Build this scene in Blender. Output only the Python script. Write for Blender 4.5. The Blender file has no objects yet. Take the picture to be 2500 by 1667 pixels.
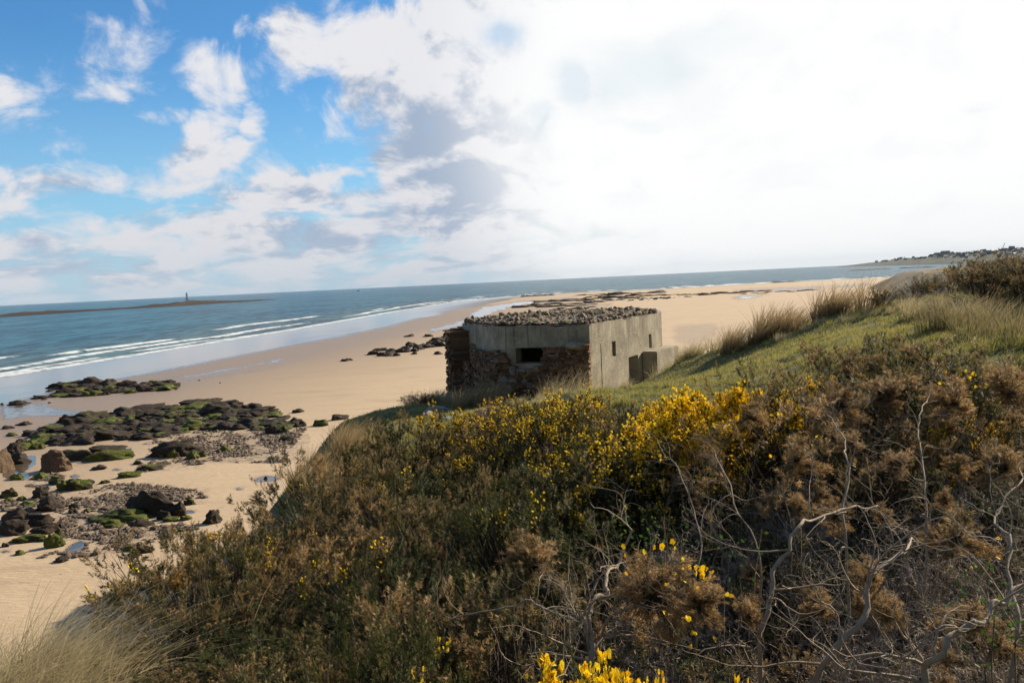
import bpy, bmesh, math, random
import numpy as np
from mathutils import Matrix, Vector, noise as mnoise

# ------------------------------------------------------------------ camera
F0, PITCH, ROLL, EYE = 1944.0, math.radians(4.40), math.radians(2.72), 11.0
scene = bpy.context.scene
COL = scene.collection
cam_d = bpy.data.cameras.new('camera'); cam = bpy.data.objects.new('camera', cam_d); COL.objects.link(cam)
cam_d.sensor_width = 36.0; cam_d.lens = 36.0 * F0 / 2500.0
cam_d.clip_start = 0.1; cam_d.clip_end = 20000
_f = Vector((0, math.cos(PITCH), -math.sin(PITCH))); _u = Vector((0, math.sin(PITCH), math.cos(PITCH))); _x = Vector((1, 0, 0))
CX = _x * math.cos(ROLL) - _u * math.sin(ROLL); CY = _x * math.sin(ROLL) + _u * math.cos(ROLL); CZ = -_f
M = Matrix((CX, CY, CZ)).transposed().to_4x4(); M.translation = (0, 0, EYE)
cam.matrix_world = M
scene.camera = cam
RM = np.array([CX, CY, CZ])

def ray(px, py):
    px = np.asarray(px, float); py = np.asarray(py, float)
    c = np.stack([(px - 1250) / F0, -(py - 833.5) / F0, -np.ones_like(px + py)], -1)
    return c @ RM
def P(px, py, Y):
    r = ray(px, py); k = Y / r[..., 1]
    return np.array([0, 0, EYE]) + r * np.asarray(k)[..., None]
def proj(X, Y, Z):
    d = np.stack([X, Y, np.asarray(Z) - EYE], -1) @ RM.T
    w = np.minimum(d[..., 2], -1e-3)
    return 1250 + F0 * d[..., 0] / -w, 833.5 - F0 * d[..., 1] / -w
def azel(px, py):
    r = ray(px, py); r = r / np.linalg.norm(r, axis=-1, keepdims=True)
    return math.atan2(r[0], r[1]), math.asin(r[2])

# ------------------------------------------------------------------ view, sun
scene.view_settings.view_transform = 'Standard'
scene.view_settings.look = 'None'
scene.view_settings.exposure = 0.62
scene.view_settings.gamma = 1.0
scene.view_settings.use_curve_mapping = False
SUN_AZ, SUN_EL = math.radians(54), math.radians(28.5)
sd_ = bpy.data.lights.new('sun', 'SUN'); sun = bpy.data.objects.new('sun', sd_); COL.objects.link(sun)
sd_.energy = 5.0; sd_.angle = math.radians(0.5); sd_.color = (1.0, 0.86, 0.65)
SUND = Vector((math.sin(SUN_AZ) * math.cos(SUN_EL), math.cos(SUN_AZ) * math.cos(SUN_EL), math.sin(SUN_EL)))
sun.rotation_euler = SUND.to_track_quat('Z', 'Y').to_euler()
sun.location = (30, 20, 60)
scene.cycles.max_bounces = 6
scene.cycles.transparent_max_bounces = 8
scene.cycles.volume_bounces = 0

# ------------------------------------------------------------------ world
class NT:
    def __init__(s, t): s.t = t; s.n = t.nodes; s.l = t.links
    def new(s, k, **kw):
        n = s.n.new(k)
        for a, b in kw.items(): setattr(n, a, b)
        return n
    def put(s, sock, v):
        if isinstance(v, bpy.types.NodeSocket): s.l.new(v, sock)
        elif v is not None: sock.default_value = v
    def m(s, op, a, b=None, c=None, clamp=False):
        n = s.new('ShaderNodeMath', operation=op, use_clamp=clamp)
        s.put(n.inputs[0], a)
        if b is not None: s.put(n.inputs[1], b)
        if c is not None: s.put(n.inputs[2], c)
        return n.outputs[0]
    def v(s, op, a, b=None):
        n = s.new('ShaderNodeVectorMath', operation=op)
        s.put(n.inputs[0], a)
        if b is not None: s.put(n.inputs[1], b)
        return n.outputs[1] if op in ('DOT_PRODUCT', 'LENGTH') else n.outputs[0]
    def mix(s, f, a, b, mode='MIX'):
        n = s.new('ShaderNodeMix', data_type='RGBA', blend_type=mode)
        s.put(n.inputs[0], f); s.put(n.inputs[6], a); s.put(n.inputs[7], b)
        return n.outputs[2]
    def noise(s, vec, scale, detail=4, rough=.55, dist=0.0):
        n = s.new('ShaderNodeTexNoise')
        s.put(n.inputs['Vector'], vec)
        n.inputs['Scale'].default_value = scale; n.inputs['Detail'].default_value = detail
        n.inputs['Roughness'].default_value = rough; n.inputs['Distortion'].default_value = dist
        return n.outputs[0]
    def rng(s, x, a, b, c=0.0, d=1.0, smooth=True):
        n = s.new('ShaderNodeMapRange', interpolation_type='SMOOTHSTEP' if smooth else 'LINEAR')
        s.put(n.inputs[0], x)
        for i, q in enumerate((a, b, c, d)): n.inputs[i + 1].default_value = q
        return n.outputs[0]
    def attr(s, name, kind='GEOMETRY'):
        n = s.new('ShaderNodeAttribute', attribute_name=name, attribute_type=kind)
        return n.outputs['Fac']
    def comb(s, x, y, z):
        n = s.new('ShaderNodeCombineXYZ')
        for i, q in enumerate((x, y, z)): s.put(n.inputs[i], q)
        return n.outputs[0]

def c4(r, g, b): return (r, g, b, 1.0)

def build_world():
    w = bpy.data.worlds.new('World'); scene.world = w; w.use_nodes = True
    t = NT(w.node_tree); t.n.clear()
    out = t.new('ShaderNodeOutputWorld'); bg = t.new('ShaderNodeBackground'); bg.inputs[1].default_value = 0.057
    t.l.new(bg.outputs[0], out.inputs[0])
    sky = t.new('ShaderNodeTexSky', sky_type='NISHITA', sun_disc=False)
    sky.sun_elevation = SUN_EL; sky.sun_rotation = SUN_AZ; sky.air_density = 1.0; sky.dust_density = 0.6; sky.ozone_density = 2.5
    d = t.new('ShaderNodeTexCoord').outputs['Generated']
    sx = t.new('ShaderNodeSeparateXYZ'); t.l.new(d, sx.inputs[0])
    az = t.m('ARCTAN2', sx.outputs[0], sx.outputs[1]); el = t.m('ARCSINE', sx.outputs[2])
    ae = t.comb(az, el, 0.0)
    # cloud texture lookups: in angle space, flattening towards the horizon
    k = t.m('DIVIDE', 1.0, t.m('ADD', t.m('MAXIMUM', el, 0.0), 0.16))
    flat = t.comb(az, t.m('MULTIPLY', t.m('LOGARITHM', t.m('ADD', t.m('MAXIMUM', el, 0.0), 0.10), 2.718), 0.42), 0.37)
    n1 = t.noise(flat, 7.0, 9, .60, .25)
    off = t.v('ADD', flat, (0.035, 0.05, 0.0))
    n1o = t.noise(off, 7.0, 6, .60, .25)
    nf = t.noise(flat, 3.1, 5, .6)
    warp = t.noise(flat, 9.0, 6, .6)
    warp2 = t.noise(t.v('ADD', flat, (3.1, 1.7, .5)), 9.0, 6, .6)
    aw = t.v('ADD', ae, t.comb(t.m('MULTIPLY_ADD', warp, .09, -.045), t.m('MULTIPLY_ADD', warp2, .07, -.035), 0.0))
    def blobs(lst, vec=aw):
        acc = None
        for (px, py, rx, ry, wgt) in lst:
            a, e = azel(px, py)
            q = t.v('MULTIPLY', t.v('SUBTRACT', vec, (a, e, 0)), (F0 / rx, F0 / ry, 0))
            q = t.v('DOT_PRODUCT', q, q)
            g = t.m('MULTIPLY', t.m('EXPONENT', t.m('MULTIPLY', q, -1.0)), wgt)
            acc = g if acc is None else t.m('ADD', acc, g)
        return acc
    cloudL = [(175,180,62,30,.60),(260,232,80,36,.68),(350,282,62,30,.62),(25,232,70,38,.70),(85,258,36,24,.55),(525,205,62,62,1.05),(490,310,42,55,.75),(480,400,62,48,1.05),(540,425,70,32,.7),
              (600,300,28,30,.75),(568,372,32,26,.8),(745,120,70,62,.85),(660,75,40,30,.5),(585,55,38,30,.5),(80,440,105,42,.95),(190,450,60,26,.7),(20,520,60,50,.7),(100,560,300,26,.7),(420,545,160,30,.8),(480,160,26,26,.6),
              (950,140,130,100,1.45),(890,220,75,62,1.25),(1130,230,200,220,1.6),(1180,60,200,110,1.3),(1040,420,105,130,1.5),(1150,500,200,110,1.5),(970,270,85,95,1.2),
              (700,478,180,48,1.25),(950,490,190,55,1.25),(330,540,160,36,.8),(640,590,560,85,.95),(150,650,600,75,.85),(900,630,800,75,.9),(1420,300,260,380,1.3),(1400,600,500,110,1.1),
              (1800,300,520,520,1.6),(2400,300,600,800,1.6),(1500,40,380,170,1.1),(780,415,70,12,.5)]
    shade = [(970,400,75,60,1.2),(1090,460,130,60,1.1),(1060,530,150,30,.9),(950,240,70,30,.55),(1160,420,110,110,.6),(1110,240,60,110,.5),(790,475,60,24,.9),(770,575,120,24,.7),(380,590,200,22,.5),
             (200,640,300,14,.3),(640,640,350,12,.4),(1050,630,250,12,.3),(1450,590,80,26,1.1),(130,550,130,50,.35),(785,415,70,14,1.0),(480,660,300,14,.4),(850,660,300,12,.4)]
    holes = [(1600,170,120,55,.42),(1500,205,80,40,.42),(1400,210,40,45,.55),(1240,75,45,30,.7),(1640,120,180,35,.3),(1320,290,30,26,.4),(1580,300,70,14,.25)]
    def sblobs(lst, vec):
        acc = None
        for (px, py, rx, ry, wgt) in lst:
            a, e = azel(px, py)
            q = t.v('MULTIPLY', t.v('SUBTRACT', vec, (a, e, 0)), (F0 / rx / 1.35, F0 / ry / 1.35, 0))
            q = t.v('DOT_PRODUCT', q, q)
            g = t.m('DIVIDE', wgt, t.m('ADD', 1.0, t.m('MULTIPLY', t.m('MULTIPLY', q, q), 2.0)))
            acc = g if acc is None else t.m('MAXIMUM', acc, g)
        return acc
    cov = sblobs(cloudL, aw)
    hol = sblobs(holes, aw)
    big = t.noise(flat, 11.0, 12, .60, .5)
    dens = t.m('ADD', t.m('MULTIPLY_ADD', big, 3.6, -2.36), cov)
    mask = t.rng(dens, -.38, .52)
    a0, e0 = azel(2050, 280)
    rd = Vector((math.sin(a0) * math.cos(e0), math.cos(a0) * math.cos(e0), math.sin(e0)))
    veil = t.rng(t.v('DOT_PRODUCT', d, tuple(rd)), .875, .955)
    sh = t.m('ADD', t.m('MULTIPLY', sblobs(shade, aw), t.m('MULTIPLY_ADD', nf, 1.1, .12)), t.m('MULTIPLY', t.m('SUBTRACT', n1o, n1), 3.8))
    sh = t.m('ADD', sh, t.m('MULTIPLY_ADD', big, -3.6, 1.92))
    sh = t.m('MULTIPLY', t.rng(sh, .10, .95), t.m('SUBTRACT', 1.0, t.m('MULTIPLY', veil, .94)))
    lowf = t.rng(el, 0.0, .30)
    white = t.mix(lowf, c4(8.4, 8.4, 8.8), c4(9.4, 9.4, 9.8))
    white = t.mix(veil, white, c4(11.6, 11.6, 11.6))
    ccol = t.mix(sh, white, c4(4.3, 5.3, 6.9))
    skyc = t.mix(1.0, sky.outputs[0], c4(.68, 1.32, 1.74), 'MULTIPLY')
    hz = t.rng(el, 0.0, .30)
    skyc = t.mix(t.m('MULTIPLY', t.m('SUBTRACT', 1.0, hz), .70), skyc, c4(4.6, 7.6, 9.8))
    skyc = t.mix(t.m('MULTIPLY', veil, t.m('SUBTRACT', 1.0, t.m('MULTIPLY', hol, .9), clamp=True)), skyc, c4(10.6, 10.8, 10.8))
    skyc = t.mix(t.m('MULTIPLY', veil, .6), skyc, c4(7.5, 8.8, 9.0))
    col = t.mix(t.m('SUBTRACT', mask, t.m('MULTIPLY', hol, 1.0), clamp=True), skyc, ccol)
    band = t.m('MULTIPLY', t.m('SUBTRACT', 1.0, t.rng(el, .0, .10)), .45)
    col = t.mix(band, col, t.mix(veil, c4(6.6, 7.3, 8.2), c4(10.6, 10.8, 10.8)))
    # the half of the sky behind the viewpoint is clear and a little darker
    back = t.rng(sx.outputs[1], .25, -.35, 0, 1)
    col = t.mix(back, col, t.mix(.3, t.mix(1.0, sky.outputs[0], c4(.8, .85, .9), 'MULTIPLY'), c4(2.0, 2.0, 2.0)))
    t.put(bg.inputs[0], col)
build_world()

# ------------------------------------------------------------------ helpers
rs = np.random.RandomState(7)
def tag(o, label=None, cat=None, group=None, kind=None):
    if label: o['label'] = label
    if cat: o['category'] = cat
    if group: o['group'] = group
    if kind: o['kind'] = kind
    return o
def empty(name, loc=(0, 0, 0), rz=0.0, label=None, cat=None, group=None):
    o = bpy.data.objects.new(name, None); COL.objects.link(o); o.empty_display_size = .2
    o.location = loc; o.rotation_euler = (0, 0, rz)
    return tag(o, label, cat, group)
def mesh(name, V, Fs, mat=None, smooth=False, attrs=None):
    me = bpy.data.meshes.new(name)
    V = np.ascontiguousarray(V, dtype=np.float32)
    if isinstance(Fs, np.ndarray): Fs = [Fs]
    Fs = [np.asarray(f, dtype=np.int32) for f in Fs if len(f)]
    me.vertices.add(len(V)); me.vertices.foreach_set('co', V.ravel())
    nl = sum(f.size for f in Fs); nf = sum(len(f) for f in Fs)
    me.loops.add(nl); me.polygons.add(nf)
    me.loops.foreach_set('vertex_index', np.concatenate([f.ravel() for f in Fs]))
    tot = np.concatenate([np.full(len(f), f.shape[1], np.int32) for f in Fs])
    st = np.concatenate([[0], np.cumsum(tot)[:-1]]).astype(np.int32)
    me.polygons.foreach_set('loop_start', st)
    try: me.polygons.foreach_set('loop_total', tot)
    except Exception: pass
    me.polygons.foreach_set('use_smooth', np.full(nf, smooth))
    for k, a in (attrs or {}).items():
        at = me.attributes.new(k, 'FLOAT', 'POINT'); at.data.foreach_set('value', np.asarray(a, np.float32))
    me.update(calc_edges=True)
    if mat: me.materials.append(mat)
    return me
def obj(name, me, parent=None, loc=None):
    o = bpy.data.objects.new(name, me); COL.objects.link(o)
    if parent: o.parent = parent
    if loc is not None: o.location = loc
    return o
def copy_tree(src, loc, rot=(0, 0, 0), sc=(1, 1, 1), label=None, group=None):
    c = src.copy(); COL.objects.link(c); c.location = loc; c.rotation_euler = rot; c.scale = sc
    if label: c['label'] = label
    if group: c['group'] = group
    for ch in src.children:
        k = ch.copy(); COL.objects.link(k); k.parent = c
    return c
def vn(x, y, seed=0):
    xi = np.floor(x).astype(np.int64); yi = np.floor(y).astype(np.int64); xf = x - xi; yf = y - yi
    def h(a, b):
        n = (a * 374761393 + b * 668265263 + seed * 974711) & 0x7fffffff
        n = ((n ^ (n >> 13)) * 1274126177) & 0x7fffffff
        return ((n ^ (n >> 16)) & 0xffff) / 65535.0
    u = xf * xf * (3 - 2 * xf); v = yf * yf * (3 - 2 * yf)
    return (h(xi, yi) * (1 - u) + h(xi + 1, yi) * u) * (1 - v) + (h(xi, yi + 1) * (1 - u) + h(xi + 1, yi + 1) * u) * v
def fbm(x, y, o=4, seed=0):
    s = 0; a = .5; t = 0
    for i in range(o):
        s = s + a * vn(x * 2 ** i, y * 2 ** i, seed + i); t += a; a *= .5
    return s / t
def pip(x, y, poly):
    x = np.asarray(x, float); y = np.asarray(y, float); ins = np.zeros(x.shape, bool)
    n = len(poly)
    for i in range(n):
        x1, y1 = poly[i]; x2, y2 = poly[(i + 1) % n]
        if y1 == y2: continue
        c = ((y1 > y) != (y2 > y)) & (x < (x2 - x1) * (y - y1) / (y2 - y1) + x1)
        ins ^= c
    return ins
def segdist(x, y, pts, closed=False):
    d = np.full(np.shape(x), 1e9)
    n = len(pts)
    for i in range(n if closed else n - 1):
        ax, ay = pts[i]; bx, by = pts[(i + 1) % n]
        dx, dy = bx - ax, by - ay; L = dx * dx + dy * dy
        t = np.clip(((x - ax) * dx + (y - ay) * dy) / L, 0, 1)
        d = np.minimum(d, (x - ax - t * dx) ** 2 + (y - ay - t * dy) ** 2)
    return np.sqrt(d)

# ------------------------------------------------------------------ materials
def mat(name):
    m = bpy.data.materials.new(name); m.use_nodes = True
    t = NT(m.node_tree); t.n.clear()
    out = t.new('ShaderNodeOutputMaterial'); b = t.new('ShaderNodeBsdfPrincipled')
    t.l.new(b.outputs[0], out.inputs[0])
    t.b = b; t.out = out
    return m, t
def bump(t, h, dist, strength=1.0):
    n = t.new('ShaderNodeBump'); n.inputs['Strength'].default_value = strength; n.inputs['Distance'].default_value = dist
    t.put(n.inputs['Height'], h); t.l.new(n.outputs[0], t.b.inputs['Normal'])
def pos(t): return t.new('ShaderNodeNewGeometry').outputs['Position']
def opos(t): return t.new('ShaderNodeTexCoord').outputs['Object']
def leafy(t, col, trans=.35):
    """two sided leaf: diffuse plus translucent light coming through"""
    b = t.b; t.put(b.inputs['Base Color'], col); b.inputs['Roughness'].default_value = .6
    b.inputs['Specular IOR Level'].default_value = .25
    tr = t.new('ShaderNodeBsdfTranslucent'); t.put(tr.inputs[0], col)
    mx = t.new('ShaderNodeMixShader'); mx.inputs[0].default_value = trans
    t.l.new(b.outputs[0], mx.inputs[1]); t.l.new(tr.outputs[0], mx.inputs[2]); t.l.new(mx.outputs[0], t.out.inputs[0])

def m_sand():
    m, t = mat('sand'); p = pos(t)
    wet = t.attr('wet'); pool = t.attr('pool'); grav = t.attr('gravel')
    n = t.noise(p, .25, 5, .6); n2 = t.noise(p, 2.2, 5, .6); n3 = t.noise(p, 30, 3, .6)
    dry = t.mix(n, c4(.46, .335, .205), c4(.575, .435, .285))
    dry = t.mix(t.m('MULTIPLY', t.rng(n2, .45, .75), .35), dry, c4(.38, .275, .175))
    wr = t.rng(t.noise(t.v('MULTIPLY', p, (.22, 1.3, 1)), .5, 7, .7), .53, .68); dry = t.mix(t.m('MULTIPLY', wr, .40), dry, c4(.27, .20, .13))
    w = t.mix(n2, c4(.26, .180, .108), c4(.34, .24, .15))
    col = t.mix(wet, dry, w)
    gc = t.mix(t.rng(n3, .35, .65), c4(.07, .052, .038), c4(.34, .26, .18))
    gm = t.m('MULTIPLY', grav, t.rng(t.noise(p, 1.1, 6, .7), .46, .60, 0, .75), clamp=True)
    col = t.mix(gm, col, gc)
    # footprints and seaweed specks scattered over the dry sand
    sp = t.rng(t.noise(p, 3.3, 2, .5), .705, .74)
    col = t.mix(t.m('MULTIPLY', sp, .6), col, c4(.12, .085, .05))
    pm = t.rng(t.m('ADD', pool, t.m('MULTIPLY_ADD', t.noise(t.v('MULTIPLY', p, (1, 1, 1)), 1.6, 5, .65), .55, -.275)), .34, .66)
    t.put(t.b.inputs['Base Color'], t.mix(pm, col, c4(.10, .075, .05)))
    r = t.m('SUBTRACT', .95, t.m('MULTIPLY', wet, .50)); r = t.m('SUBTRACT', r, t.m('MULTIPLY', pm, .40), clamp=True)
    t.put(t.b.inputs['Roughness'], t.m('MAXIMUM', r, .07))
    rip = t.noise(t.v('MULTIPLY', p, (.9, 2.6, 1)), 2.4, 4, .6)
    h = t.m('MULTIPLY', t.m('ADD', t.m('ADD', rip, t.m('MULTIPLY', n3, .25)), t.m('MULTIPLY', gm, t.m('MULTIPLY', n3, 2.5))), t.m('SUBTRACT', 1.0, t.m('MULTIPLY', pm, .97)))
    bump(t, h, .045, .9)
    return m
def m_sea():
    m, t = mat('sea_water'); p = pos(t)
    s = t.attr('shore'); foam = t.attr('foam')
    deep = t.mix(t.noise(t.v('MULTIPLY', p, (.5, 2, 1)), .012, 4, .6), c4(.004, .090, .170), c4(.012, .135, .205))
    sh = t.rng(s, 0.0, 70.0)
    base = t.mix(sh, c4(.14, .155, .125), deep)
    nn = t.noise(t.v('MULTIPLY', p, (.55, 1.6, 1)), .55, 8, .72)
    n2 = t.noise(t.v('MULTIPLY', p, (.6, 1.7, 1)), .11, 6, .68)
    chop = t.m('ADD', t.m('MULTIPLY', nn, .6), t.m('MULTIPLY', n2, .9))
    n3 = t.noise(t.v('MULTIPLY', p, (1, .2, 1)), .30, 5, .75); n4 = t.noise(t.v('MULTIPLY', p, (1, .35, 1)), .03, 5, .7); base = t.mix(t.rng(t.m('ADD', t.m('MULTIPLY', n4, .4), t.m('MULTIPLY', n3, .6)), .455, .545), t.mix(.75, base, c4(.002, .028, .06)), t.mix(.5, base, c4(.07, .22, .26)))
    fm = t.m('MULTIPLY', t.rng(t.noise(t.v('MULTIPLY', p, (.35, 1, 1)), .7, 6, .7), .36, .52), foam)
    fm = t.m('MAXIMUM', fm, t.m('MULTIPLY', t.rng(nn, .73, .79), .5))
    fm = t.rng(fm, .22, .6)
    t.put(t.b.inputs['Base Color'], t.mix(fm, base, c4(.82, .85, .86)))
    t.put(t.b.inputs['Roughness'], t.m('MULTIPLY_ADD', fm, .5, .24))
    t.b.inputs['IOR'].default_value = 1.33; t.b.inputs['Specular IOR Level'].default_value = .07
    bump(t, chop, 1.6, .85)
    return m
def m_rock(name, c1, c2, moss=True, weed=.5):
    m, t = mat(name); p = opos(t); ps = pos(t)
    rnd = t.new('ShaderNodeObjectInfo').outputs['Random']
    pr = t.v('ADD', ps, t.comb(t.m('MULTIPLY', rnd, 13.), 0., 0.))
    n = t.noise(pr, 2.3, 7, .7); n2 = t.noise(pr, 11, 5, .7)
    col = t.mix(n, c1, c2)
    col = t.mix(t.rng(n2, .5, .62), col, t.mix(.6, col, c4(.012, .010, .008)))
    if moss:
        g = t.new('ShaderNodeNewGeometry'); sx = t.new('ShaderNodeSeparateXYZ'); t.l.new(g.outputs['Normal'], sx.inputs[0])
        amt = t.attr('moss', 'OBJECT')
        k = t.m('ADD', t.m('MULTIPLY', t.noise(pr, 1.3, 6, .7), 1.6), t.m('MULTIPLY', sx.outputs[2], .25))
        k = t.m('SUBTRACT', t.m('ADD', k, amt), 1.35)
        km = t.rng(k, -.03, .16)
        gc = t.mix(t.noise(pr, 5, 5, .7), c4(.035, .045, .008), c4(.17, .185, .020))
        col = t.mix(km, col, gc)
    t.put(t.b.inputs['Base Color'], col)
    t.b.inputs['Roughness'].default_value = .7; t.b.inputs['Specular IOR Level'].default_value = .25
    bump(t, t.m('ADD', n2, t.m('MULTIPLY', n, 1.5)), .09, 1.0)
    return m
def m_concrete():
    m, t = mat('weathered_concrete'); p = pos(t)
    st = t.v('MULTIPLY', p, (3.2, 3.2, .35))
    streak = t.noise(st, 1.6, 6, .65); n = t.rng(t.noise(p, 1.1, 7, .7), .32, .68); f = t.noise(p, 13, 5, .75)
    col = t.mix(n, c4(.24, .205, .152), c4(.47, .41, .305))
    col = t.mix(t.m('MULTIPLY', t.rng(streak, .50, .78), .45), col, c4(.14, .12, .09))
    col = t.mix(t.m('MULTIPLY', t.rng(t.noise(p, 3.2, 5, .6), .58, .72), .35), col, c4(.30, .20, .07))
    col = t.mix(t.m('MULTIPLY', t.rng(f, .56, .66), .6), col, c4(.10, .09, .07))
    col = t.mix(t.m('MULTIPLY', t.rng(f, .66, .72), .5), col, c4(.55, .52, .46))
    sx = t.new('ShaderNodeSeparateXYZ'); t.l.new(p, sx.inputs[0])
    runs = t.rng(t.noise(t.v('MULTIPLY', p, (6, 6, .18)), 1.2, 4, .6), .52, .66); high = t.rng(t.m('ADD', sx.outputs[2], t.m('MULTIPLY', n, .6)), 8.3, 9.4)
    col = t.mix(t.m('MULTIPLY', t.m('MULTIPLY', runs, high), .65), col, c4(.075, .065, .05))
    col = t.mix(t.m('MULTIPLY', t.rng(t.noise(p, 5.5, 3, .5), .64, .70), .6), col, c4(.50, .47, .38))
    t.put(t.b.inputs['Base Color'], col); t.b.inputs['Roughness'].default_value = .95
    bump(t, t.m('ADD', t.m('MULTIPLY', f, 1.3), t.m('MULTIPLY', streak, .35)), .025, .9)
    return m
def m_attrstone():
    m, t = mat('sandstone_rubble'); p = pos(t); a = t.attr('hue'); b_ = t.attr('val')
    n = t.noise(p, 7, 5, .7)
    col = t.mix(a, c4(.12, .052, .028), c4(.31, .175, .080))
    col = t.mix(t.rng(b_, .8, .95), col, c4(.23, .21, .19))
    col = t.mix(t.rng(n, .4, .7), col, t.mix(.5, col, c4(.06, .04, .03)))
    col = t.mix(1.0, col, t.mix(b_, c4(.55, .55, .55), c4(1.1, 1.1, 1.1)), 'MULTIPLY')
    t.put(t.b.inputs['Base Color'], col); t.b.inputs['Roughness'].default_value = .92
    bump(t, n, .03, 1)
    return m
def m_plain(name, c, rough=.8, nscale=0, c2=None):
    m, t = mat(name)
    if nscale: t.put(t.b.inputs['Base Color'], t.mix(t.noise(pos(t), nscale, 4, .6), c, c2))
    else: t.b.inputs['Base Color'].default_value = c
    t.b.inputs['Roughness'].default_value = rough
    return m
def m_dune():
    m, t = mat('dune_turf'); p = pos(t)
    g = t.attr('green')
    n = t.noise(p, .9, 6, .65); n2 = t.noise(p, 6, 6, .7); n3 = t.noise(p, 40, 3, .7)
    col = t.mix(t.rng(n, .35, .65), c4(.13, .135, .025), c4(.25, .22, .065))
    col = t.mix(t.rng(n2, .42, .68), col, c4(.095, .095, .022))
    br = t.rng(t.noise(p, 1.7, 5, .65), .52, .66)
    col = t.mix(t.m('MULTIPLY', br, .75), col, c4(.17, .115, .060))
    col = t.mix(t.m('SUBTRACT', 1.0, g), col, t.mix(n2, c4(.13, .10, .055), c4(.26, .20, .12)))
    col = t.mix(t.rng(n3, .3, .7, 0, .5), col, t.mix(.5, col, c4(.03, .03, .012)))
    t.put(t.b.inputs['Base Color'], col); t.b.inputs['Roughness'].default_value = .95
    bump(t, t.m('ADD', n2, t.m('MULTIPLY', n3, .5)), .08, 1)
    return m
def m_gorse():
    m, t = mat('gorse_spines'); tip = t.attr('tip'); h = t.attr('hue')
    br = t.attr('brown', 'OBJECT'); n = t.noise(pos(t), 1.1, 4, .6)
    k = t.m('ADD', t.m('ADD', t.m('MULTIPLY', h, .75), t.m('MULTIPLY', tip, .35)), t.m('ADD', br, t.m('MULTIPLY_ADD', n, 1.3, -.65)))
    k = t.rng(k, .46, 1.08)
    green = t.mix(h, c4(.018, .030, .008), c4(.115, .118, .026))
    brown = t.mix(h, c4(.095, .060, .026), c4(.52, .345, .155))
    leafy(t, t.mix(k, green, brown), .42)
    return m
def m_wood(name, a, b):
    m, t = mat(name); p = pos(t)
    n = t.noise(p, 22, 5, .7)
    t.put(t.b.inputs['Base Color'], t.mix(n, a, b)); t.b.inputs['Roughness'].default_value = .85
    bump(t, n, .006, 1)
    return m
def m_blade(name, a, b, c):
    m, t = mat(name); h = t.attr('hue'); tip = t.attr('tip')
    col = t.mix(h, a, b); col = t.mix(t.m('MULTIPLY', tip, .75), col, c)
    leafy(t, col, .4)
    return m
def m_flower():
    m, t = mat('gorse_petals'); h = t.attr('hue')
    leafy(t, t.mix(h, c4(.90, .50, .006), c4(.98, .76, .02)), .35)
    return m

SAND = m_sand(); SEA = m_sea(); CONC = m_concrete(); STONE = m_attrstone(); DUNE = m_dune(); GORSE = m_gorse()
ROCK = m_rock('weedy_rock', c4(.014, .011, .008), c4(.085, .055, .030))
MOSSR = m_rock('mossy_rubble', c4(.13, .095, .06), c4(.33, .25, .16))
BROCK = m_rock('brown_rock', c4(.09, .055, .03), c4(.22, .14, .08))
RUB = m_rock('rubble_stone', c4(.17, .12, .075), c4(.42, .315, .21))
GREYW = m_wood('bleached_wood', c4(.17, .125, .08), c4(.42, .335, .24))
BLEACH = m_wood('silver_twig', c4(.28, .22, .16), c4(.58, .50, .40))
DARKW = m_wood('brown_twig', c4(.05, .035, .025), c4(.16, .11, .08))
TWIG = m_plain('inner_twig', c4(.06, .042, .028), .9)
MAR = m_blade('marram_straw', c4(.20, .19, .07), c4(.48, .39, .21), c4(.62, .50, .31))
MARB = m_blade('marram_brown', c4(.16, .14, .055), c4(.34, .23, .11), c4(.46, .33, .18))
TURF = m_blade('turf_blades', c4(.16, .185, .026), c4(.37, .33, .085), c4(.48, .41, .16))
LEAF = m_blade('bramble_leaf', c4(.035, .09, .015), c4(.09, .17, .025), c4(.1, .2, .03))
FLOW = m_flower()
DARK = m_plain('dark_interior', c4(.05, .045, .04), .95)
IRON = m_plain('dark_iron', c4(.07, .06, .06), .7)
GRAV = m_rock('pebbles', c4(.07, .052, .038), c4(.32, .24, .17), moss=False)

# ------------------------------------------------------------------ ground shape
SHORE = [(-900, -900), (-200, -400), (-130, -150), (-100, -20), (-88, 60), (-78, 122), (-71, 165), (-62, 222), (-50, 330), (-31, 470), (0, 545), (44, 572), (97, 548), (161, 575), (216, 588),
         (262, 575), (310, 585), (420, 610), (640, 640), (1000, 700), (1500, 850), (2500, 1200)]
LAND = SHORE + [(3500, -1500), (-900, -1500)]
def beach_z(x, y):
    d = segdist(x, y, SHORE); s = np.where(pip(x, y, LAND), d, -d)
    z = np.where(s > 0, 1.45 * (1 - np.exp(-np.maximum(s, 0) / 75.)), np.maximum(s * .02, -4))
    z = z + .05 * (fbm(x * .12, y * .12, 3, 5) - .5) * np.clip(s / 20, 0, 1)
    return z, s
EDGE = [(-30, -60), (-11, -8), (-6.2, 0), (-4.7, 3), (-4.3, 4.8), (-3.5, 5.6), (-3.2, 6.4), (-3.12, 7.2), (-3.12, 8), (-2.95, 9), (-2.75, 9.9), (-2.75, 11.2), (-3.2, 13), (-4.0, 16), (-4.6, 19.5), (-5.1, 24), (-6.0, 29), (-5.2, 32.5),
        (-4.2, 34), (-3.4, 35.5), (-2, 40), (3, 41), (7.6, 38.5), (8.6, 33.5), (7.6, 27.5), (9.2, 27.3), (11.2, 27.2), (12.6, 25.6), (13.4, 26.5), (17, 31), (22, 40), (33, 60), (56, 100), (82, 150),
        (108, 200), (134, 255), (150, 300), (190, 350), (300, 400), (600, 450), (1500, 560), (1500, -300), (100, -300)]
_g = []
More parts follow.
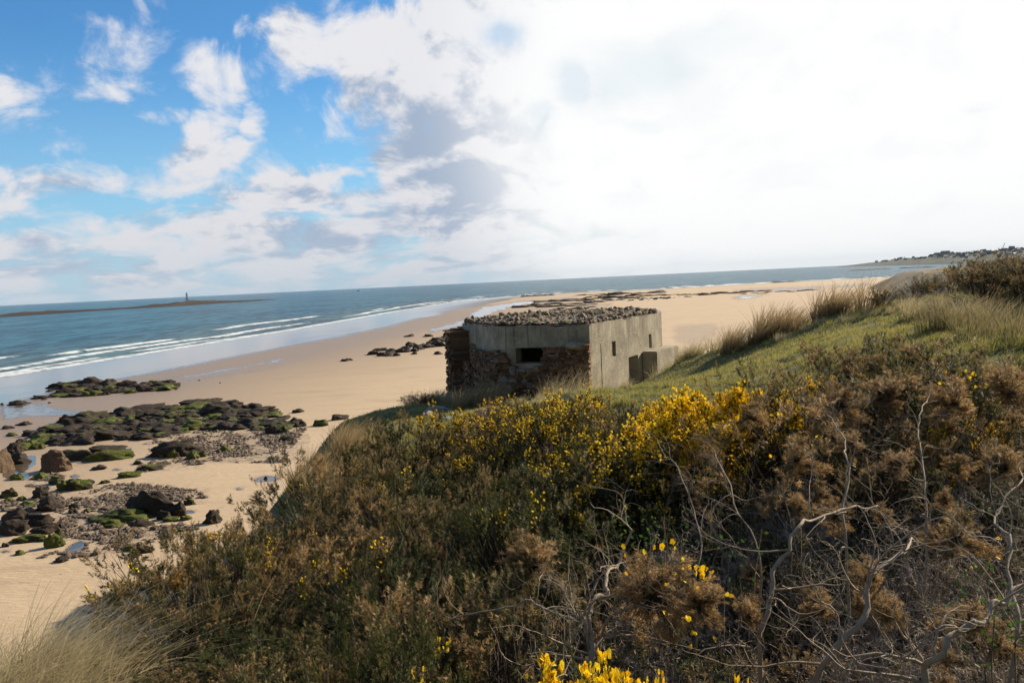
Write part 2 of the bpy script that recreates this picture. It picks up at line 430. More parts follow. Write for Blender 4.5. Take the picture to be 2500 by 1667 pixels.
def gw(x, y, z): _g.append((x, y, z))
def gp(px, py, Y):
    p = P(px, py, Y); _g.append((p[0], p[1], p[2]))
for a in [(0, 0, 9.3), (-4, 0, 8.6), (4, 0, 9.4), (-8, 0, 7.6), (9, 0, 9.8), (0, -10, 9.4), (-10, -12, 8), (12, -12, 10), (-2.2, 3.4, 8.7), (-3.2, 4.2, 8.85), (0, 3, 8.45), (3, 3, 8.75), (7, 3, 9.3),
          (-2.7, 5.5, 8.25), (-3.3, 4.9, 8.75), (-2.9, 4.6, 8.75), (-4.0, 5.0, 8.6), (-2.4, 7.3, 8.0), (0, 5.5, 8.3), (3.5, 5.9, 8.95), (7, 6, 9.5), (-2.6, 9.6, 7.85), (-.3, 12.4, 7.8), (.45, 11.5, 8.15), (1.25, 10.8, 8.45), (2.3, 10, 8.6), (3.9, 9, 8.9),
          (5, 8, 9.1), (-1.2, 12, 7.85), (-1.8, 9, 8.0), (10, 10, 9.9), (2.74, 28, 6.85), (0, 29.5, 6.55), (-2.2, 31, 6.25), (5, 31, 6.6), (-2, 36, 5.6), (2, 40, 5.4), (7, 37, 5.9),
          (7.9, 33, 6.9), (9.6, 15, 9.75), (10.9, 17, 10.0), (14, 20, 10.2), (18, 24, 10.2), (25, 30, 10.), (40, 50, 9.6), (60, 85, 8.8), (95, 150, 8.2), (118, 200, 8.4), (138, 240, 8.2),
          (150, 270, 7.0), (250, 330, 7), (600, 380, 9), (30, 0, 11), (200, 0, 14), (1000, 100, 16)]: gw(*a)
for a in [(1380, 957, 16), (1200, 1010, 20), (1290, 975, 22), (1640, 946, 22), (1540, 945, 30), (1800, 900, 18), (1900, 850, 20), (2000, 800, 22), (1800, 845, 25), (2100, 768, 22),
          (2191, 752, 21), (2000, 772, 25.5), (2250, 742, 20), (2300, 790, 14), (2200, 850, 13), (2100, 900, 12), (2450, 850, 9.5), (1700, 940, 16), (1027, 1006, 27), (910, 1044, 25), (875, 1013, 28.5),
          (945, 993, 31), (1004, 1058, 20), (840, 1114, 15), (1100, 1030, 21), (780, 1165, 13), (1060, 985, 30), (1960, 880, 15), (1660, 880, 27), (1720, 862, 26), (1500, 958, 20), (1450, 966, 24), (1560, 948, 25), (1610, 936, 24), (1150, 1004, 26), (1243, 978, 26), (1350, 972, 25), (1480, 960, 27), (1560, 958, 28), (1520, 962, 24), (1600, 948, 28), (1620, 952, 21), (1500, 978, 16), (1600, 960, 16.5), (1560, 966, 20), (1540, 960, 29)]: gp(*a)
G = np.array(_g)
_A = np.sqrt(((G[:, None, :2] - G[None, :, :2]) ** 2).sum(-1)); n_ = len(G)
_S = np.zeros((n_ + 1, n_ + 1)); _S[:n_, :n_] = _A - np.eye(n_) * .15; _S[:n_, n_] = 1; _S[n_, :n_] = 1
_w = np.linalg.solve(_S, np.append(G[:, 2], 0))
def rbf(x, y):
    s = np.full(np.shape(x), _w[-1])
    for (gx, gy, _), w in zip(G, _w[:-1]): s = s + w * np.sqrt((x - gx) ** 2 + (y - gy) ** 2)
    return s
def dune_z(x, y):
    x = np.asarray(x, float); y = np.asarray(y, float)
    d = segdist(x, y, EDGE, True); ins = pip(x, y, EDGE)
    out = np.where(ins, 0, d)
    far = np.clip((y - 60) / 100, 0, 1)
    z = rbf(x, y)
    amp = np.clip((np.hypot(x, y) - 3) / 8, 0, 1) * (1 - .75 * np.exp(-((x - 2.5) ** 2 + (y - 24) ** 2) / 30))
    z = z + amp * (.48 * (fbm(x * .45, y * .45, 4, 11) - .5) + .12 * (fbm(x * 2.2, y * 2.2, 3, 21) - .5)) + far * 4.5 * (fbm(x * .05, y * .05, 4, 31) - .45)
    sl = 1.45 - .97 * far
    z = z - sl * (np.sqrt(out ** 2 + .7) - .83666) - .25 * np.exp(-np.where(ins, d, 0) / .8) * (1 - far)
    return z
def ground_z(x, y):
    b, _ = beach_z(np.asarray(x, float), np.asarray(y, float)); return np.maximum(b, dune_z(x, y))
def on_beach(px, py):
    r = ray(px, py); z = np.full(np.shape(r[..., 0]), 1.0)
    for _ in range(6):
        k = (z - EYE) / r[..., 2]; x = r[..., 0] * k; y = r[..., 1] * k
        z, _s = beach_z(x, y)
    return x, y, z

def polar(az0, az1, na, radii):
    a = np.linspace(math.radians(az0), math.radians(az1), na)
    R, A = np.meshgrid(radii, a, indexing='ij')
    X = R * np.sin(A); Y = R * np.cos(A)
    nr = len(radii); i = np.arange(nr * na).reshape(nr, na)
    Fq = np.stack([i[:-1, :-1], i[:-1, 1:], i[1:, 1:], i[1:, :-1]], -1).reshape(-1, 4)[:, ::-1]
    return X.ravel(), Y.ravel(), Fq

def Z2(l, base, s): return [(base[0] + a / s, base[1] + b / s) for a, b in l]
R2, R3, RL = ((0, 680), 3.3357), ((0, 950), 2.6133), ((0, 970), 3.92)
POOLS = [  # (polygon in photograph pixels lying on the sand, strength)
    (Z2([(0, 1060), (180, 1020), (430, 1010), (400, 1035), (640, 1070), (830, 1095), (600, 1115), (250, 1120), (0, 1150)], *R2), .62),
    (Z2([(0, 955), (340, 900), (440, 915), (430, 930), (300, 950), (0, 985)], *R2), .8),
    (Z2([(820, 865), (1200, 822), (1600, 765), (2000, 700), (2335, 636), (2335, 672), (2000, 728), (1600, 800), (1350, 822), (1100, 862)], *R2), .6),
    (Z2([(1300, 860), (1600, 800), (2000, 745), (2335, 690), (2335, 716), (1900, 790), (1600, 832), (1400, 862)], *R2), .5),
    (Z2([(30, 545), (330, 540), (345, 640), (270, 700), (300, 760), (230, 800), (60, 780), (30, 720)], *RL), 1.0),
    (Z2([(600, 665), (690, 665), (690, 690), (600, 695)], *RL), 1.0),
    (Z2([(630, 1440), (700, 1380), (800, 1360), (840, 1400), (820, 1440), (720, 1475), (600, 1480)], *RL), .85),
    (Z2([(870, 490), (900, 450), (950, 445), (940, 470)], *RL), 1.0), (Z2([(1120, 465), (1260, 475), (1250, 497), (1150, 495)], *RL), 1.0),
    (Z2([(1350, 428), (1470, 428), (1440, 447), (1370, 448)], *RL), 1.0), (Z2([(925, 300), (960, 310), (965, 335), (930, 325)], *RL), 1.0),
    (Z2([(1070, 700), (1090, 665), (1170, 680), (1130, 705)], *RL), .9), (Z2([(1230, 630), (1400, 625), (1380, 645), (1240, 650)], *RL), .8),
    (Z2([(640, 745), (760, 740), (740, 775), (650, 778)], *RL), .85), (Z2([(800, 850), (860, 845), (840, 870), (800, 872)], *RL), .9),
    (Z2([(1150, 830), (1300, 815), (1480, 812), (1400, 835), (1200, 850)], *RL), .6), (Z2([(1740, 1080), (1890, 1070), (1880, 1105), (1750, 1115)], *RL), .8),
    (Z2([(1620, 570), (1700, 545), (1780, 555), (1790, 575), (1720, 592), (1640, 590)], *R3), .95), (Z2([(1485, 630), (1530, 620), (1575, 628), (1540, 642)], *R3), .9),
    (Z2([(1440, 410), (1560, 405), (1500, 432), (1450, 430)], *R3), .7), (Z2([(1520, 360), (1600, 355), (1590, 372)], *R3), .7), (Z2([(1270, 345), (1320, 345), (1315, 370), (1280, 365)], *R3), .9),
    (Z2([(0, 1460), (120, 1450), (100, 1490), (0, 1490)], *RL), .7), (Z2([(200, 285), (260, 285), (260, 300)], *RL), .9),
    (Z2([(1590, 670), (1680, 665), (1640, 700), (1580, 690)], *R3), .45),
    ([(1640, 835), (1650, 795), (1740, 786), (1760, 800), (1740, 830), (1690, 845)], .36),
    ([(1785, 728), (1850, 718), (1885, 716), (1830, 729), (1790, 732)], .8),
    ([(1790, 707), (2000, 697), (2140, 691), (2300, 685), (2300, 692), (2150, 698), (2020, 704), (1950, 712), (1800, 712)], .55),
    ([(1160, 757), (1185, 748), (1260, 737), (1330, 732), (1400, 727), (1420, 731), (1300, 742), (1240, 750), (1210, 760), (1180, 775), (1110, 800), (1050, 812), (1040, 806), (1130, 782)], .85),
    ([(1250, 756), (1420, 745), (1500, 740), (1500, 745), (1350, 756), (1290, 760)], .6),
]
GRAVEL = [Z2([(1250, 1290), (1700, 1240), (2335, 1200), (2500, 1200), (2300, 1500), (1900, 1500), (1400, 1480), (1200, 1450)], *R2),
          Z2([(420, 1020), (620, 980), (900, 830), (1300, 820), (1900, 890), (1980, 960), (1600, 1000), (1300, 1100), (1380, 1230), (1000, 1300), (750, 1390), (600, 1300), (560, 1120)], *RL),
          Z2([(0, 1000), (300, 980), (600, 900), (620, 1080), (300, 1100), (0, 1090)], *RL), Z2([(840, 1290), (1900, 1200), (1900, 1260), (1400, 1400), (1100, 1480), (700, 1540), (300, 1540), (500, 1480), (800, 1480)], *RL),
          Z2([(1300, 630), (1960, 580), (1960, 640), (1600, 660), (1350, 720)], *RL), Z2([(240, 850), (500, 720), (620, 760), (500, 900)], *RL)]

def build_beach():
    drop = np.linspace(.62, 0.0100, 560); radii = np.concatenate([np.linspace(1, 17, 20), 10.6 / drop[drop < .6], [1300, 1700, 2500]])
    x, y, Fq = polar(-52, 56, 1180, radii)
    z, s = beach_z(x, y)
    px, py = proj(x, y, z)
    wx = px + 26 * (fbm(x * .5, y * .25, 4, 41) - .5); wy = py + 9 * (fbm(x * .3 + 9, y * .3, 4, 43) - .5)
    pool = np.zeros(len(x)); wet = np.zeros(len(x)); grav = np.zeros(len(x))
    for poly, v in POOLS:
        q = np.array(poly); b = (wx > q[:, 0].min()) & (wx < q[:, 0].max()) & (wy > q[:, 1].min()) & (wy < q[:, 1].max()); idx = np.where(b)[0]
        a_ = sum(pip(wx[idx] + u_, wy[idx] + v_, poly) * 1.0 for u_, v_ in ((0, 0), (9, 2), (-9, 2), (5, -3), (-5, -3))) / 5; pool[idx] = np.maximum(pool[idx], v * a_)
    for poly in GRAVEL:
        q = np.array(poly); idx = np.where((wx > q[:, 0].min()) & (wx < q[:, 0].max()) & (wy > q[:, 1].min()) & (wy < q[:, 1].max()))[0]
        a_ = sum(pip(wx[idx] + u_, wy[idx] + v_, poly) * 1.0 for u_, v_ in ((0, 0), (34, 8), (-34, 8), (20, -10), (-20, -10), (50, 0), (-50, 0))) / 7; grav[idx] = np.maximum(grav[idx], a_)
    sw = s + 10 * (fbm(x * .03, y * .03, 3, 3) - .5)
    wet = np.clip(1 - (sw - 45) / 28, 0, 1)
    far = np.clip((y - 260) / 150, 0, 1)
    wet = wet * (1 - .75 * far * np.clip((s - 12) / 20, 0, 1))
    wet = np.maximum(wet, .5 * grav); wet = np.maximum(wet, np.clip(pool * 1.5, 0, 1))
    left = np.clip(1 - np.abs(px - 150) / 350, 0, 1) * np.clip((py - 950) / 30, 0, 1) * np.clip((1330 - py) / 40, 0, 1)
    wet = np.maximum(wet, .35 * left)
    sheen = np.clip(1 - sw / (32 + 18 * (fbm(x * .02, y * .02, 3, 77))), 0, 1)   # film of water left by the last wave
    sheen = np.where((s > -3), np.clip(sheen * 3, 0, 1) * .80, 0)
    pool = np.maximum(pool, sheen)
    z = z - np.where(pool > .7, .012, 0)
    me = mesh('beach', np.stack([x, y, z], -1), Fq, SAND, True, {'wet': wet, 'pool': pool, 'gravel': grav})
    tag(obj('beach_sand', me), kind='structure')
build_beach()

def build_sea():
    drop = np.linspace(.115, .0015, 420); radii = 11 / drop
    x, y, Fq = polar(-52, 56, 1000, radii)
    z, s = beach_z(x, y); off = -s
    n = fbm(x * .022, y * .022, 4, 91)
    o2 = off + 16 * (n - .5)
    z = np.zeros(len(x)) + .02
    foam = np.exp(-((off - 0.5) / 2.2) ** 2) * .9
    for c, wdt, h, sd in ((5, 1.8, .16, 1), (12, 2.0, .30, 2), (20, 2.2, .42, 3), (31, 2.2, .40, 4), (44, 2.4, .35, 5)):
        gate = np.clip((fbm(x * .03 + sd * 7, y * .016, 3, 100 + sd) - (.40 + .035 * sd)) * 9, 0, 1)
        g = np.exp(-((o2 - c) / wdt) ** 2)
        z += h * g * (.35 + .65 * gate); foam = np.maximum(foam, g * gate * (1.2 if sd > 1 else .9))
    for c in (62, 82, 105):
        z += .22 * np.exp(-((o2 - c) / 4.) ** 2)
    swashR = np.clip((x - 20) / 150, 0, 1) * np.clip(1 - off / 60, 0, 1)
    foam = np.maximum(foam, swashR * fbm(x * .02, y * .1, 4, 66) * 1.1)
    keep = (s[Fq] < 4).any(1)
    me = mesh('sea', np.stack([x, y, z], -1), Fq[keep], SEA, True, {'shore': off, 'foam': np.clip(foam, 0, 1)})
    tag(obj('sea', me), kind='structure')
build_sea()

def build_dune():
    radii = np.concatenate([np.linspace(0.0, 6, 46), np.geomspace(6.1, 50, 250), np.geomspace(50.5, 430, 110)])
    x, y, Fq = polar(-75, 80, 760, radii)
    z = dune_z(x, y); b, s = beach_z(x, y)
    keep = (z[Fq] > b[Fq] - .2).any(1)
    d = segdist(x, y, EDGE, True); ins = pip(x, y, EDGE)
    green = np.where(ins, 1, np.clip(1 - d / 1.5, .6, 1)) * np.clip(1 - (y - 50) / 60, 0.0, 1)
    path = [(-4.6, 24.6), (-3.6, 23.2), (-2.9, 24.4), (-2.4, 26.2)]
    green = green * np.clip(segdist(x, y, path) / .7 - .2, 0, 1)
    me = mesh('dune', np.stack([x, y, np.maximum(z, b - .3)], -1), Fq[keep], DUNE, True, {'green': green})
    # keep a rear skirt so the dune carries on behind the viewpoint
    tag(obj('dune_ground', me), kind='structure')
    n = 60; xx, yy = np.meshgrid(np.linspace(-60, 60, n), np.linspace(-60, 3.0, n)); xx = xx.ravel(); yy = yy.ravel()
    i = np.arange(n * n).reshape(n, n); fq = np.stack([i[:-1, :-1], i[:-1, 1:], i[1:, 1:], i[1:, :-1]], -1).reshape(-1, 4)
    a = np.abs(np.arctan2(xx, yy)); zz = ground_z(xx, yy) - .06
    c = np.stack([xx, yy], -1)[fq].mean(1); kk = ~((np.abs(np.degrees(np.arctan2(c[:, 0], c[:, 1]))) < 68))
    me = mesh('rear', np.stack([xx, yy, zz], -1), fq[kk], DUNE, True, {'green': np.ones(len(xx))})
    tag(obj('dune_ground_behind', me), kind='structure')
build_dune()

# ------------------------------------------------------------------ rocks
def ico(sub):
    bm = bmesh.new(); bmesh.ops.create_icosphere(bm, subdivisions=sub, radius=1)
    V = np.array([v.co[:] for v in bm.verts]); Ff = np.array([[v.index for v in f.verts] for f in bm.faces]); bm.free()
    return V, Ff
ICO3, ICO4, ICO2 = ico(3), ico(4), ico(2)
def rock_mesh(seed, material, ic=None, angular=.5, lump=.35):
    V, Ff = ic or ICO4; V = V.copy(); r = np.random.RandomState(seed)
    # cut by random planes for facets
    for k in range(int(9 + angular * 10)):
        n = r.normal(size=3); n[2] = abs(n[2]) * .6; n /= np.linalg.norm(n); h = r.uniform(.52, .88)
        dd = V @ n; over = np.maximum(dd - h, 0); V -= n * (over * .9)[:, None]
    o = Vector(r.uniform(-50, 50, 3))
    out = np.empty_like(V)
    for i, v in enumerate(V):
        vv = Vector(v); f = mnoise.fractal(vv * 1.7 + o, .9, 2.1, 4) * lump + mnoise.noise(vv * 5 + o) * .10 + mnoise.noise(vv * 11 + o) * .05
        out[i] = v * (1 + f * .55)
    out[:, 2] *= .75
    return mesh('rock', out, Ff, material, True if angular < .4 else False)
ROCKS = [rock_mesh(100 + i, ROCK, ICO4, .3 if i % 2 else .6, .75) for i in range(8)]
for r_ in ROCKS: r_.polygons.foreach_set('use_smooth', np.ones(len(r_.polygons), bool))
BROCKS = [rock_mesh(200 + i, BROCK, ICO4, .7, .5) for i in range(3)]
_rc = [0]
def rock(px, py, wpx, hpx, moss, label, group=None, meshes=ROCKS, rs_=np.random.RandomState(3), deep=.8, name='rock'):
    x, y, z = on_beach(px, py)
    m_per = math.hypot(x, y) / F0
    w, h = wpx * m_per / 2, hpx * m_per
    _rc[0] += 1
    o = obj(name, meshes[_rc[0] % len(meshes)])
    D = max(w * deep, h * .5)
    o.location = (x, y + D * .6, z + h * .22); o.scale = (w * 1.02, D, max(h * .95, .05))
    o.rotation_euler = (rs_.uniform(-.12, .12), rs_.uniform(-.12, .12), rs_.uniform(-.35, .35) + (math.pi if rs_.rand() > .5 else 0))
    o['moss'] = float(moss) - .09
    tag(o, label, 'rock', group)
    return o
def side(x): return 'left edge of the photo' if x < 60 else ''
SINGLE = [(600,245,170,75,.05,'low black weedy rock on bare sand left of the long reef'),(815,240,180,65,.05,'low black weedy rock touching the left tip of the long reef'),
 (215,265,150,35,.1,'thin dark rock lying on wet sand left of the long reef'),(60,300,130,35,.3,'thin flat rock at the photo left edge, on wet sand'),(100,370,110,40,.8,'small green algae rock near the photo left edge, beside a darker rock'),
 (280,370,170,65,.15,'dark rock with a little green, left of the long reef'),(480,310,230,40,.7,'flat green rock on sand just left of the long reef'),
 (120,530,180,110,.1,'brown pointed boulder above the blue pool at far left'),(170,630,190,100,.1,'dark rounded boulder standing in the blue pool'),(90,555,90,60,.1,'small round boulder on the upper rim of the blue pool'),
 (360,780,170,60,.9,'bright green rock on the lower rim of the blue pool'),(140,790,150,70,.8,'bright green lumpy rock below left of the blue pool'),(520,830,150,100,.6,'angular half green boulder below the big brown boulder'),
 (720,890,210,140,.5,'rounded green boulder right of the angular half green boulder'),(585,890,140,100,.8,'green boulder leaning against the rounded green boulder'),(365,970,210,120,0,'round black boulder on pebbles, lower left'),
 (450,1080,280,120,.1,'wide black rock just below the round black boulder'),(70,960,160,90,.5,'brown and green rock at left edge beside the round black boulder'),(60,1000,120,40,.7,'thin green slab at left edge below the brown and green rock'),
 (180,990,120,50,.7,'small green wedge rock left of the round black boulder'),(700,605,440,130,.5,'long ledge of rock with yellow green top behind the big brown boulder'),(960,540,300,90,.1,'dark ridge rock right of the long ledge'),
 (1080,600,430,100,.8,'long slab with bright green sloping face on open sand'),(1640,570,620,180,.03,'large black wedge rock on shingle, tallest in its cluster'),(1550,575,90,50,.9,'small green rock at left foot of the large black wedge rock'),
 (1650,580,120,90,.9,'bright green boulder at middle foot of the large black wedge rock'),(1830,590,150,100,.8,'green boulder at right foot of the large black wedge rock'),(1930,570,100,80,.7,'green rock farthest right under the large black wedge rock'),
 (1310,640,100,45,.4,'small rock in a puddle below the green faced slab'),(1200,770,200,70,.85,'vivid green low rock on sand between puddles'),(1440,700,240,60,.4,'low brown and green rock right of the vivid green rock'),
 (990,825,120,38,.5,'little pale green stone on sand'),(930,695,160,38,.1,'flat brown stone below the green faced slab'),(1400,1130,600,250,.12,'very large dark ridge shaped rock on shingle, lower left'),
 (1150,1190,700,120,.6,'long dark green slab at the foot of the very large ridge rock'),(1690,1140,190,180,.25,'tall right shoulder rock of the very large ridge rock'),(1560,1170,140,120,0,'round black boulder in front of the very large ridge rock'),
 (1610,1190,140,60,.8,'yellow green stone under the black boulder of the ridge rock'),(1760,1175,120,50,.8,'yellow green stone right of its twin at the ridge rock'),(1800,1030,150,70,.6,'green flat topped rock right of the very large ridge rock'),
 (1060,1240,230,60,.6,'flat olive rock on shingle below the dark green slab'),(1320,1240,260,60,.4,'low weedy rock below the very large ridge rock'),(960,1205,90,40,.85,'small bright green slab left below the ridge rock'),
 (100,1200,280,150,.12,'brown weed covered mound at the photo left edge'),(330,1230,280,150,.15,'brown weed covered mound with yellow green end, lower left'),(430,1300,220,100,.2,'dark lumpy rock in the lower left mound'),
 (100,1320,300,140,.15,'dark base rock of the lower left mound'),(240,1390,440,70,.65,'long low green ledge under the lower left mound'),(560,1350,90,100,.5,'upright green ended rock at right of the lower left mound'),
 (490,1440,190,140,.95,'vivid green boulder at the lower right of the mound'),(550,1260,100,80,.0,'black block on top right of the lower left mound'),(40,1430,80,50,.1,'small dark stone at the left edge below the mound'),
 (1230,1470,130,65,.95,'bright green stone beside two brown stones above the gorse'),(1350,1490,160,100,.1,'brown angular stone between the bright green stone and the gorse'),(1270,1530,110,60,.2,'small brown stone casting a shadow on open sand'),
 (570,1580,150,55,.35,'dark wedge stone alone on sand, lower left'),(180,1505,100,40,.8,'small green stone alone on sand at lower left'),(690,1060,100,50,.2,'dark stone on pebbles left of the ridge rock'),
 (820,1100,100,40,.75,'olive stone on pebbles left of the dark green slab'),(690,1105,120,60,.4,'brown green stone on pebbles, below the dark stone'),(250,1040,180,50,.7,'green low rock on pebbles left of the wide black rock'),
 (1725,1285,80,35,.4,'small olive stone on sand near the gorse, right of the ridge rock'),(1300,1275,80,35,.5,'small olive stone just below the low weedy rock')]
for a in SINGLE:
    (bx, by), s = RL
    rock(bx + a[0] / s, by + a[1] / s, a[2] / s * 1.03, a[3] / s * .84, a[4], a[5], deep=.7 if a[2] < 350 else .4)
(bx, by), s = RL
rock(bx + 470 / s, by + 715 / s, 290 / s, 190 / s, .12, 'big brown cleft boulder standing beside the blue pool', meshes=BROCKS)
rock(bx + 5 / s, by + 720 / s, 95 / s, 230 / s, .02, 'tall brown boulder cut off by the photo left edge', meshes=BROCKS)
for a in [(1730,285,110,60,.0,'black block at the right end of the long reef'),(1812,282,80,50,.6,'green block beside the black block at the reef end'),(1890,237,150,62,0,'wide black rock on shingle right of the long reef'),
          (2040,235,110,50,.6,'green topped rock at the dune foot'),(2155,197,110,42,.0,'black flat rock nearest the grassy spit'),(1888,150,80,24,.1,'lone dark rock on open sand above the shingle'),
          (1350,858,140,88,.3,'dark block with green top next to the gorse edge'),(1692,573,30,16,.3,'little stone sitting in a round puddle'),(1820,330,140,30,.4,'flat olive rock lying on grey shingle'),
          (1430,398,90,38,.9,'yellow green stone on grey shingle right of the black wedge')]:
    (bx, by), s = R3
    rock(bx + a[0] / s, by + a[1] / s, a[2] / s, a[3] / s, a[4], a[5])
def merge(objs, name, label):
    Vs = []; Fs = []; c = 0
    for o in objs:
        me = o.data; v = np.empty(len(me.vertices) * 3, np.float32); me.vertices.foreach_get('co', v); v = v.reshape(-1, 3)
        f = np.empty(len(me.loops), np.int32); me.loops.foreach_get('vertex_index', f)
        m_ = np.array(Matrix.LocRotScale(o.location, o.rotation_euler, o.scale)); Vs.append(v @ m_[:3, :3].T + m_[:3, 3]); Fs.append(f.reshape(-1, 3) + c); c += len(v)
        bpy.data.objects.remove(o)
    o = obj(name, mesh(name, np.concatenate(Vs), np.concatenate(Fs), ROCK, True)); o['moss'] = .02
    return tag(o, label, 'reef', kind='stuff')
FARO = []
def fill(poly, n, wr, hr, moss, label, group, seed, deep=.8, meshes=ROCKS):
    r = np.random.RandomState(seed); q = np.array(poly); c = 0; tries = 0; pts = []
    while c < n and tries < n * 60:
        tries += 1
        x = r.uniform(q[:, 0].min(), q[:, 0].max()); y = r.uniform(q[:, 1].min(), q[:, 1].max())
        w = r.uniform(*wr)
        if not pip(np.array([x]), np.array([y]), poly)[0]: continue
        if any(abs(a - x) < (w + b) * .20 and abs(e - y) < (w + b) * .045 for a, e, b in pts): continue
        pts.append((x, y, w)); c += 1
    for x, y, w in pts:
        o = rock(x, y, w, w * r.uniform(*hr), r.choice(moss), label, group, rs_=r, deep=deep, meshes=meshes)
        if group == FARG: FARO.append(o)
FARG = 'far'
fill(Z2([(250, 1345), (300, 1290), (560, 1215), (760, 1140), (1150, 1075), (1700, 1045), (2100, 1065), (2250, 1120), (2330, 1170), (2300, 1240), (1950, 1235), (1500, 1260), (1200, 1310), (760, 1330), (500, 1370)], *R2),
     118, (42, 115), (.14, .27), [0, .05, .1, .2, .3, .45, .62], 'weed covered rock in the long reef across the left beach', 'rocks of the long reef on the left beach', 5)
fill(Z2([(60, 1350), (330, 1330), (400, 1380), (200, 1400), (60, 1400)], *R2), 8, (25, 45), (.3, .45), [.2, .6, .8], 'small green rock in the low cluster above the blue pool', 'rocks above the blue pool', 6)
fill(Z2([(370, 893), (560, 862), (850, 865), (1000, 875), (1330, 850), (1300, 880), (1100, 890), (860, 885), (800, 900)], *R2), 28, (30, 80), (.14, .26), [0, .1, .3, .45], 'brown weedy rock in the farther reef by the runnel', 'rocks of the farther left reef', 7)
fill(Z2([(430, 965), (520, 925), (860, 905), (1250, 895), (1420, 878), (1380, 905), (950, 945), (560, 970)], *R2), 32, (26, 74), (.15, .28), [0, .15, .5, .8], 'weedy rock in the near row of the farther reef', 'near row of the farther left reef', 8)
for a in [(310, 978, 140, 22), (350, 988, 60, 10), (130, 1028, 170, 26), (10, 1028, 30, 14), (400, 918, 80, 10), (680, 962, 90, 14), (400, 1015, 26, 12), (1915, 1040, 90, 14), (1430, 906, 26, 8), (1620, 832, 22, 9), (1790, 852, 16, 8)]:
    (bx, by), s = R2
    rock(bx + a[0] / s, by + a[1] / s, a[2] / s, a[3] / s, .15, 'small flat dark rock alone on the left sand', 'scattered small rocks on the left sand')
fill([(885, 868), (930, 855), (1000, 845), (1105, 818), (1112, 838), (1060, 850), (1010, 866), (950, 875)], 26, (18, 52), (.2, .4), [0, 0, .1], 'dark rock in the group beside the bunker left wall', 'dark rocks left of the bunker', 9)
for a in [(850, 880), (840, 882), (1000, 822), (1045, 822), (1085, 826), (1070, 865), (1100, 862)]:
    rock(a[0], a[1], 26, 7, 0, 'small flat dark rock near the group beside the bunker', 'dark rocks left of the bunker')
FARG = 'far'
def Z5(l): return [(1150 + a / 3.92, 660 + b / 3.92) for a, b in l]
fill(Z5([(430, 360), (700, 300), (860, 292), (1300, 300), (1150, 335), (700, 356)]), 50, (30, 90), (.045, .09), [0, .05], 'long low rock in the near ridge of the far reef', FARG, 11, .5)
fill(Z5([(900, 285), (1200, 245), (1500, 222), (1750, 215), (1850, 228), (1700, 250), (1400, 290), (1150, 300)]), 70, (26, 90), (.05, .10), [0, .05], 'dark rock in the tall middle of the far reef', FARG, 12, .5)
fill(Z5([(1750, 232), (2352, 222), (2600, 215), (2600, 230), (2200, 238), (1800, 242)]), 24, (24, 80), (.04, .07), [0], 'low rock in the right tail of the far reef', FARG, 13, .5)
fill(Z5([(1380, 285), (1900, 255), (2150, 252), (1900, 275), (1500, 292)]), 26, (5, 18), (.14, .24), [0], 'small rock scattered in front of the far reef', FARG, 14)
fill(Z5([(640, 400), (900, 365), (1230, 345), (1100, 360), (800, 395)]), 14, (24, 60), (.05, .1), [0], 'low rock of the strip just above the bunker roof', FARG, 15, .5)
fill([(1700, 716), (1860, 711), (1985, 708), (1985, 711), (1860, 717)], 14, (24, 70), (.04, .06), [0], 'thin dark rock at the far right tip of the reef', FARG, 17, .5)
fill(Z5([(960, 240), (1350, 222), (1350, 230), (1000, 246)]), 9, (30, 60), (.03, .05), [0], 'thin surf washed rock seaward of the far reef', FARG, 18, .4)
merge(FARO, 'far_reef', 'long dark reef of weedy rocks between the sand and the surf, behind the bunker roof')
def skerry(px0, px1, py0, py1, base, label, zmax, seed, width=20):
    n = 90; px = np.linspace(px0, px1, n); py = np.linspace(py0, py1, n)
    r = ray(px, py); k = (0 - EYE) / r[:, 2]; cx = r[:, 0] * k; cy = r[:, 1] * k
    m = 9; V = []
    for j in range(m):
        v = (j / (m - 1)) * 2 - 1
        prof = (1 - abs(v)) ** .7
        t = np.linspace(0, 1, n); env = np.minimum(1, np.minimum(t, 1 - t) * 9)
        h = base(t) * zmax * prof * (.55 + .9 * fbm(t * 45, t * 0 + j * .8, 3, seed)) * env - .35 * (1 - prof)
        V.append(np.stack([cx, cy + (v + .9) * width * env, h], -1))
    V = np.concatenate(V); i = np.arange(m * n).reshape(m, n); fq = np.stack([i[:-1, :-1], i[:-1, 1:], i[1:, 1:], i[1:, :-1]], -1).reshape(-1, 4)
    o = obj('rock_skerry', mesh('skerry', V, fq, ROCK, False)); o['moss'] = 0.0
    return tag(o, label, 'reef')
def prof_main(t): return .42 + .75 * np.exp(-((t - .70) / .10) ** 2) + .3 * np.exp(-((t - .25) / .1) ** 2)
skerry(-160, 690, 784, 731, prof_main, 'long black rock skerry offshore carrying the beacon', 4.2, 50, 30)
skerry(1265, 1362, 727.5, 724, lambda t: .8 + t * 0, 'short dark skerry just off the surf, left of the far reef', 1.7, 51, 8)
skerry(2075, 2185, 661.5, 656.5, lambda t: .8 + t * 0, 'low dark skerry in the bay under the headland', 1.8, 52, 14)
skerry(2200, 2290, 655.5, 652, lambda t: .8 + t * 0, 'farther low skerry in the bay, right of its neighbour', 1.5, 53, 14)
skerry(1885, 1965, 690.5, 688.5, lambda t: .7 + t * 0, 'thin dark rock awash at the surf line, right of centre', .9, 54, 6)

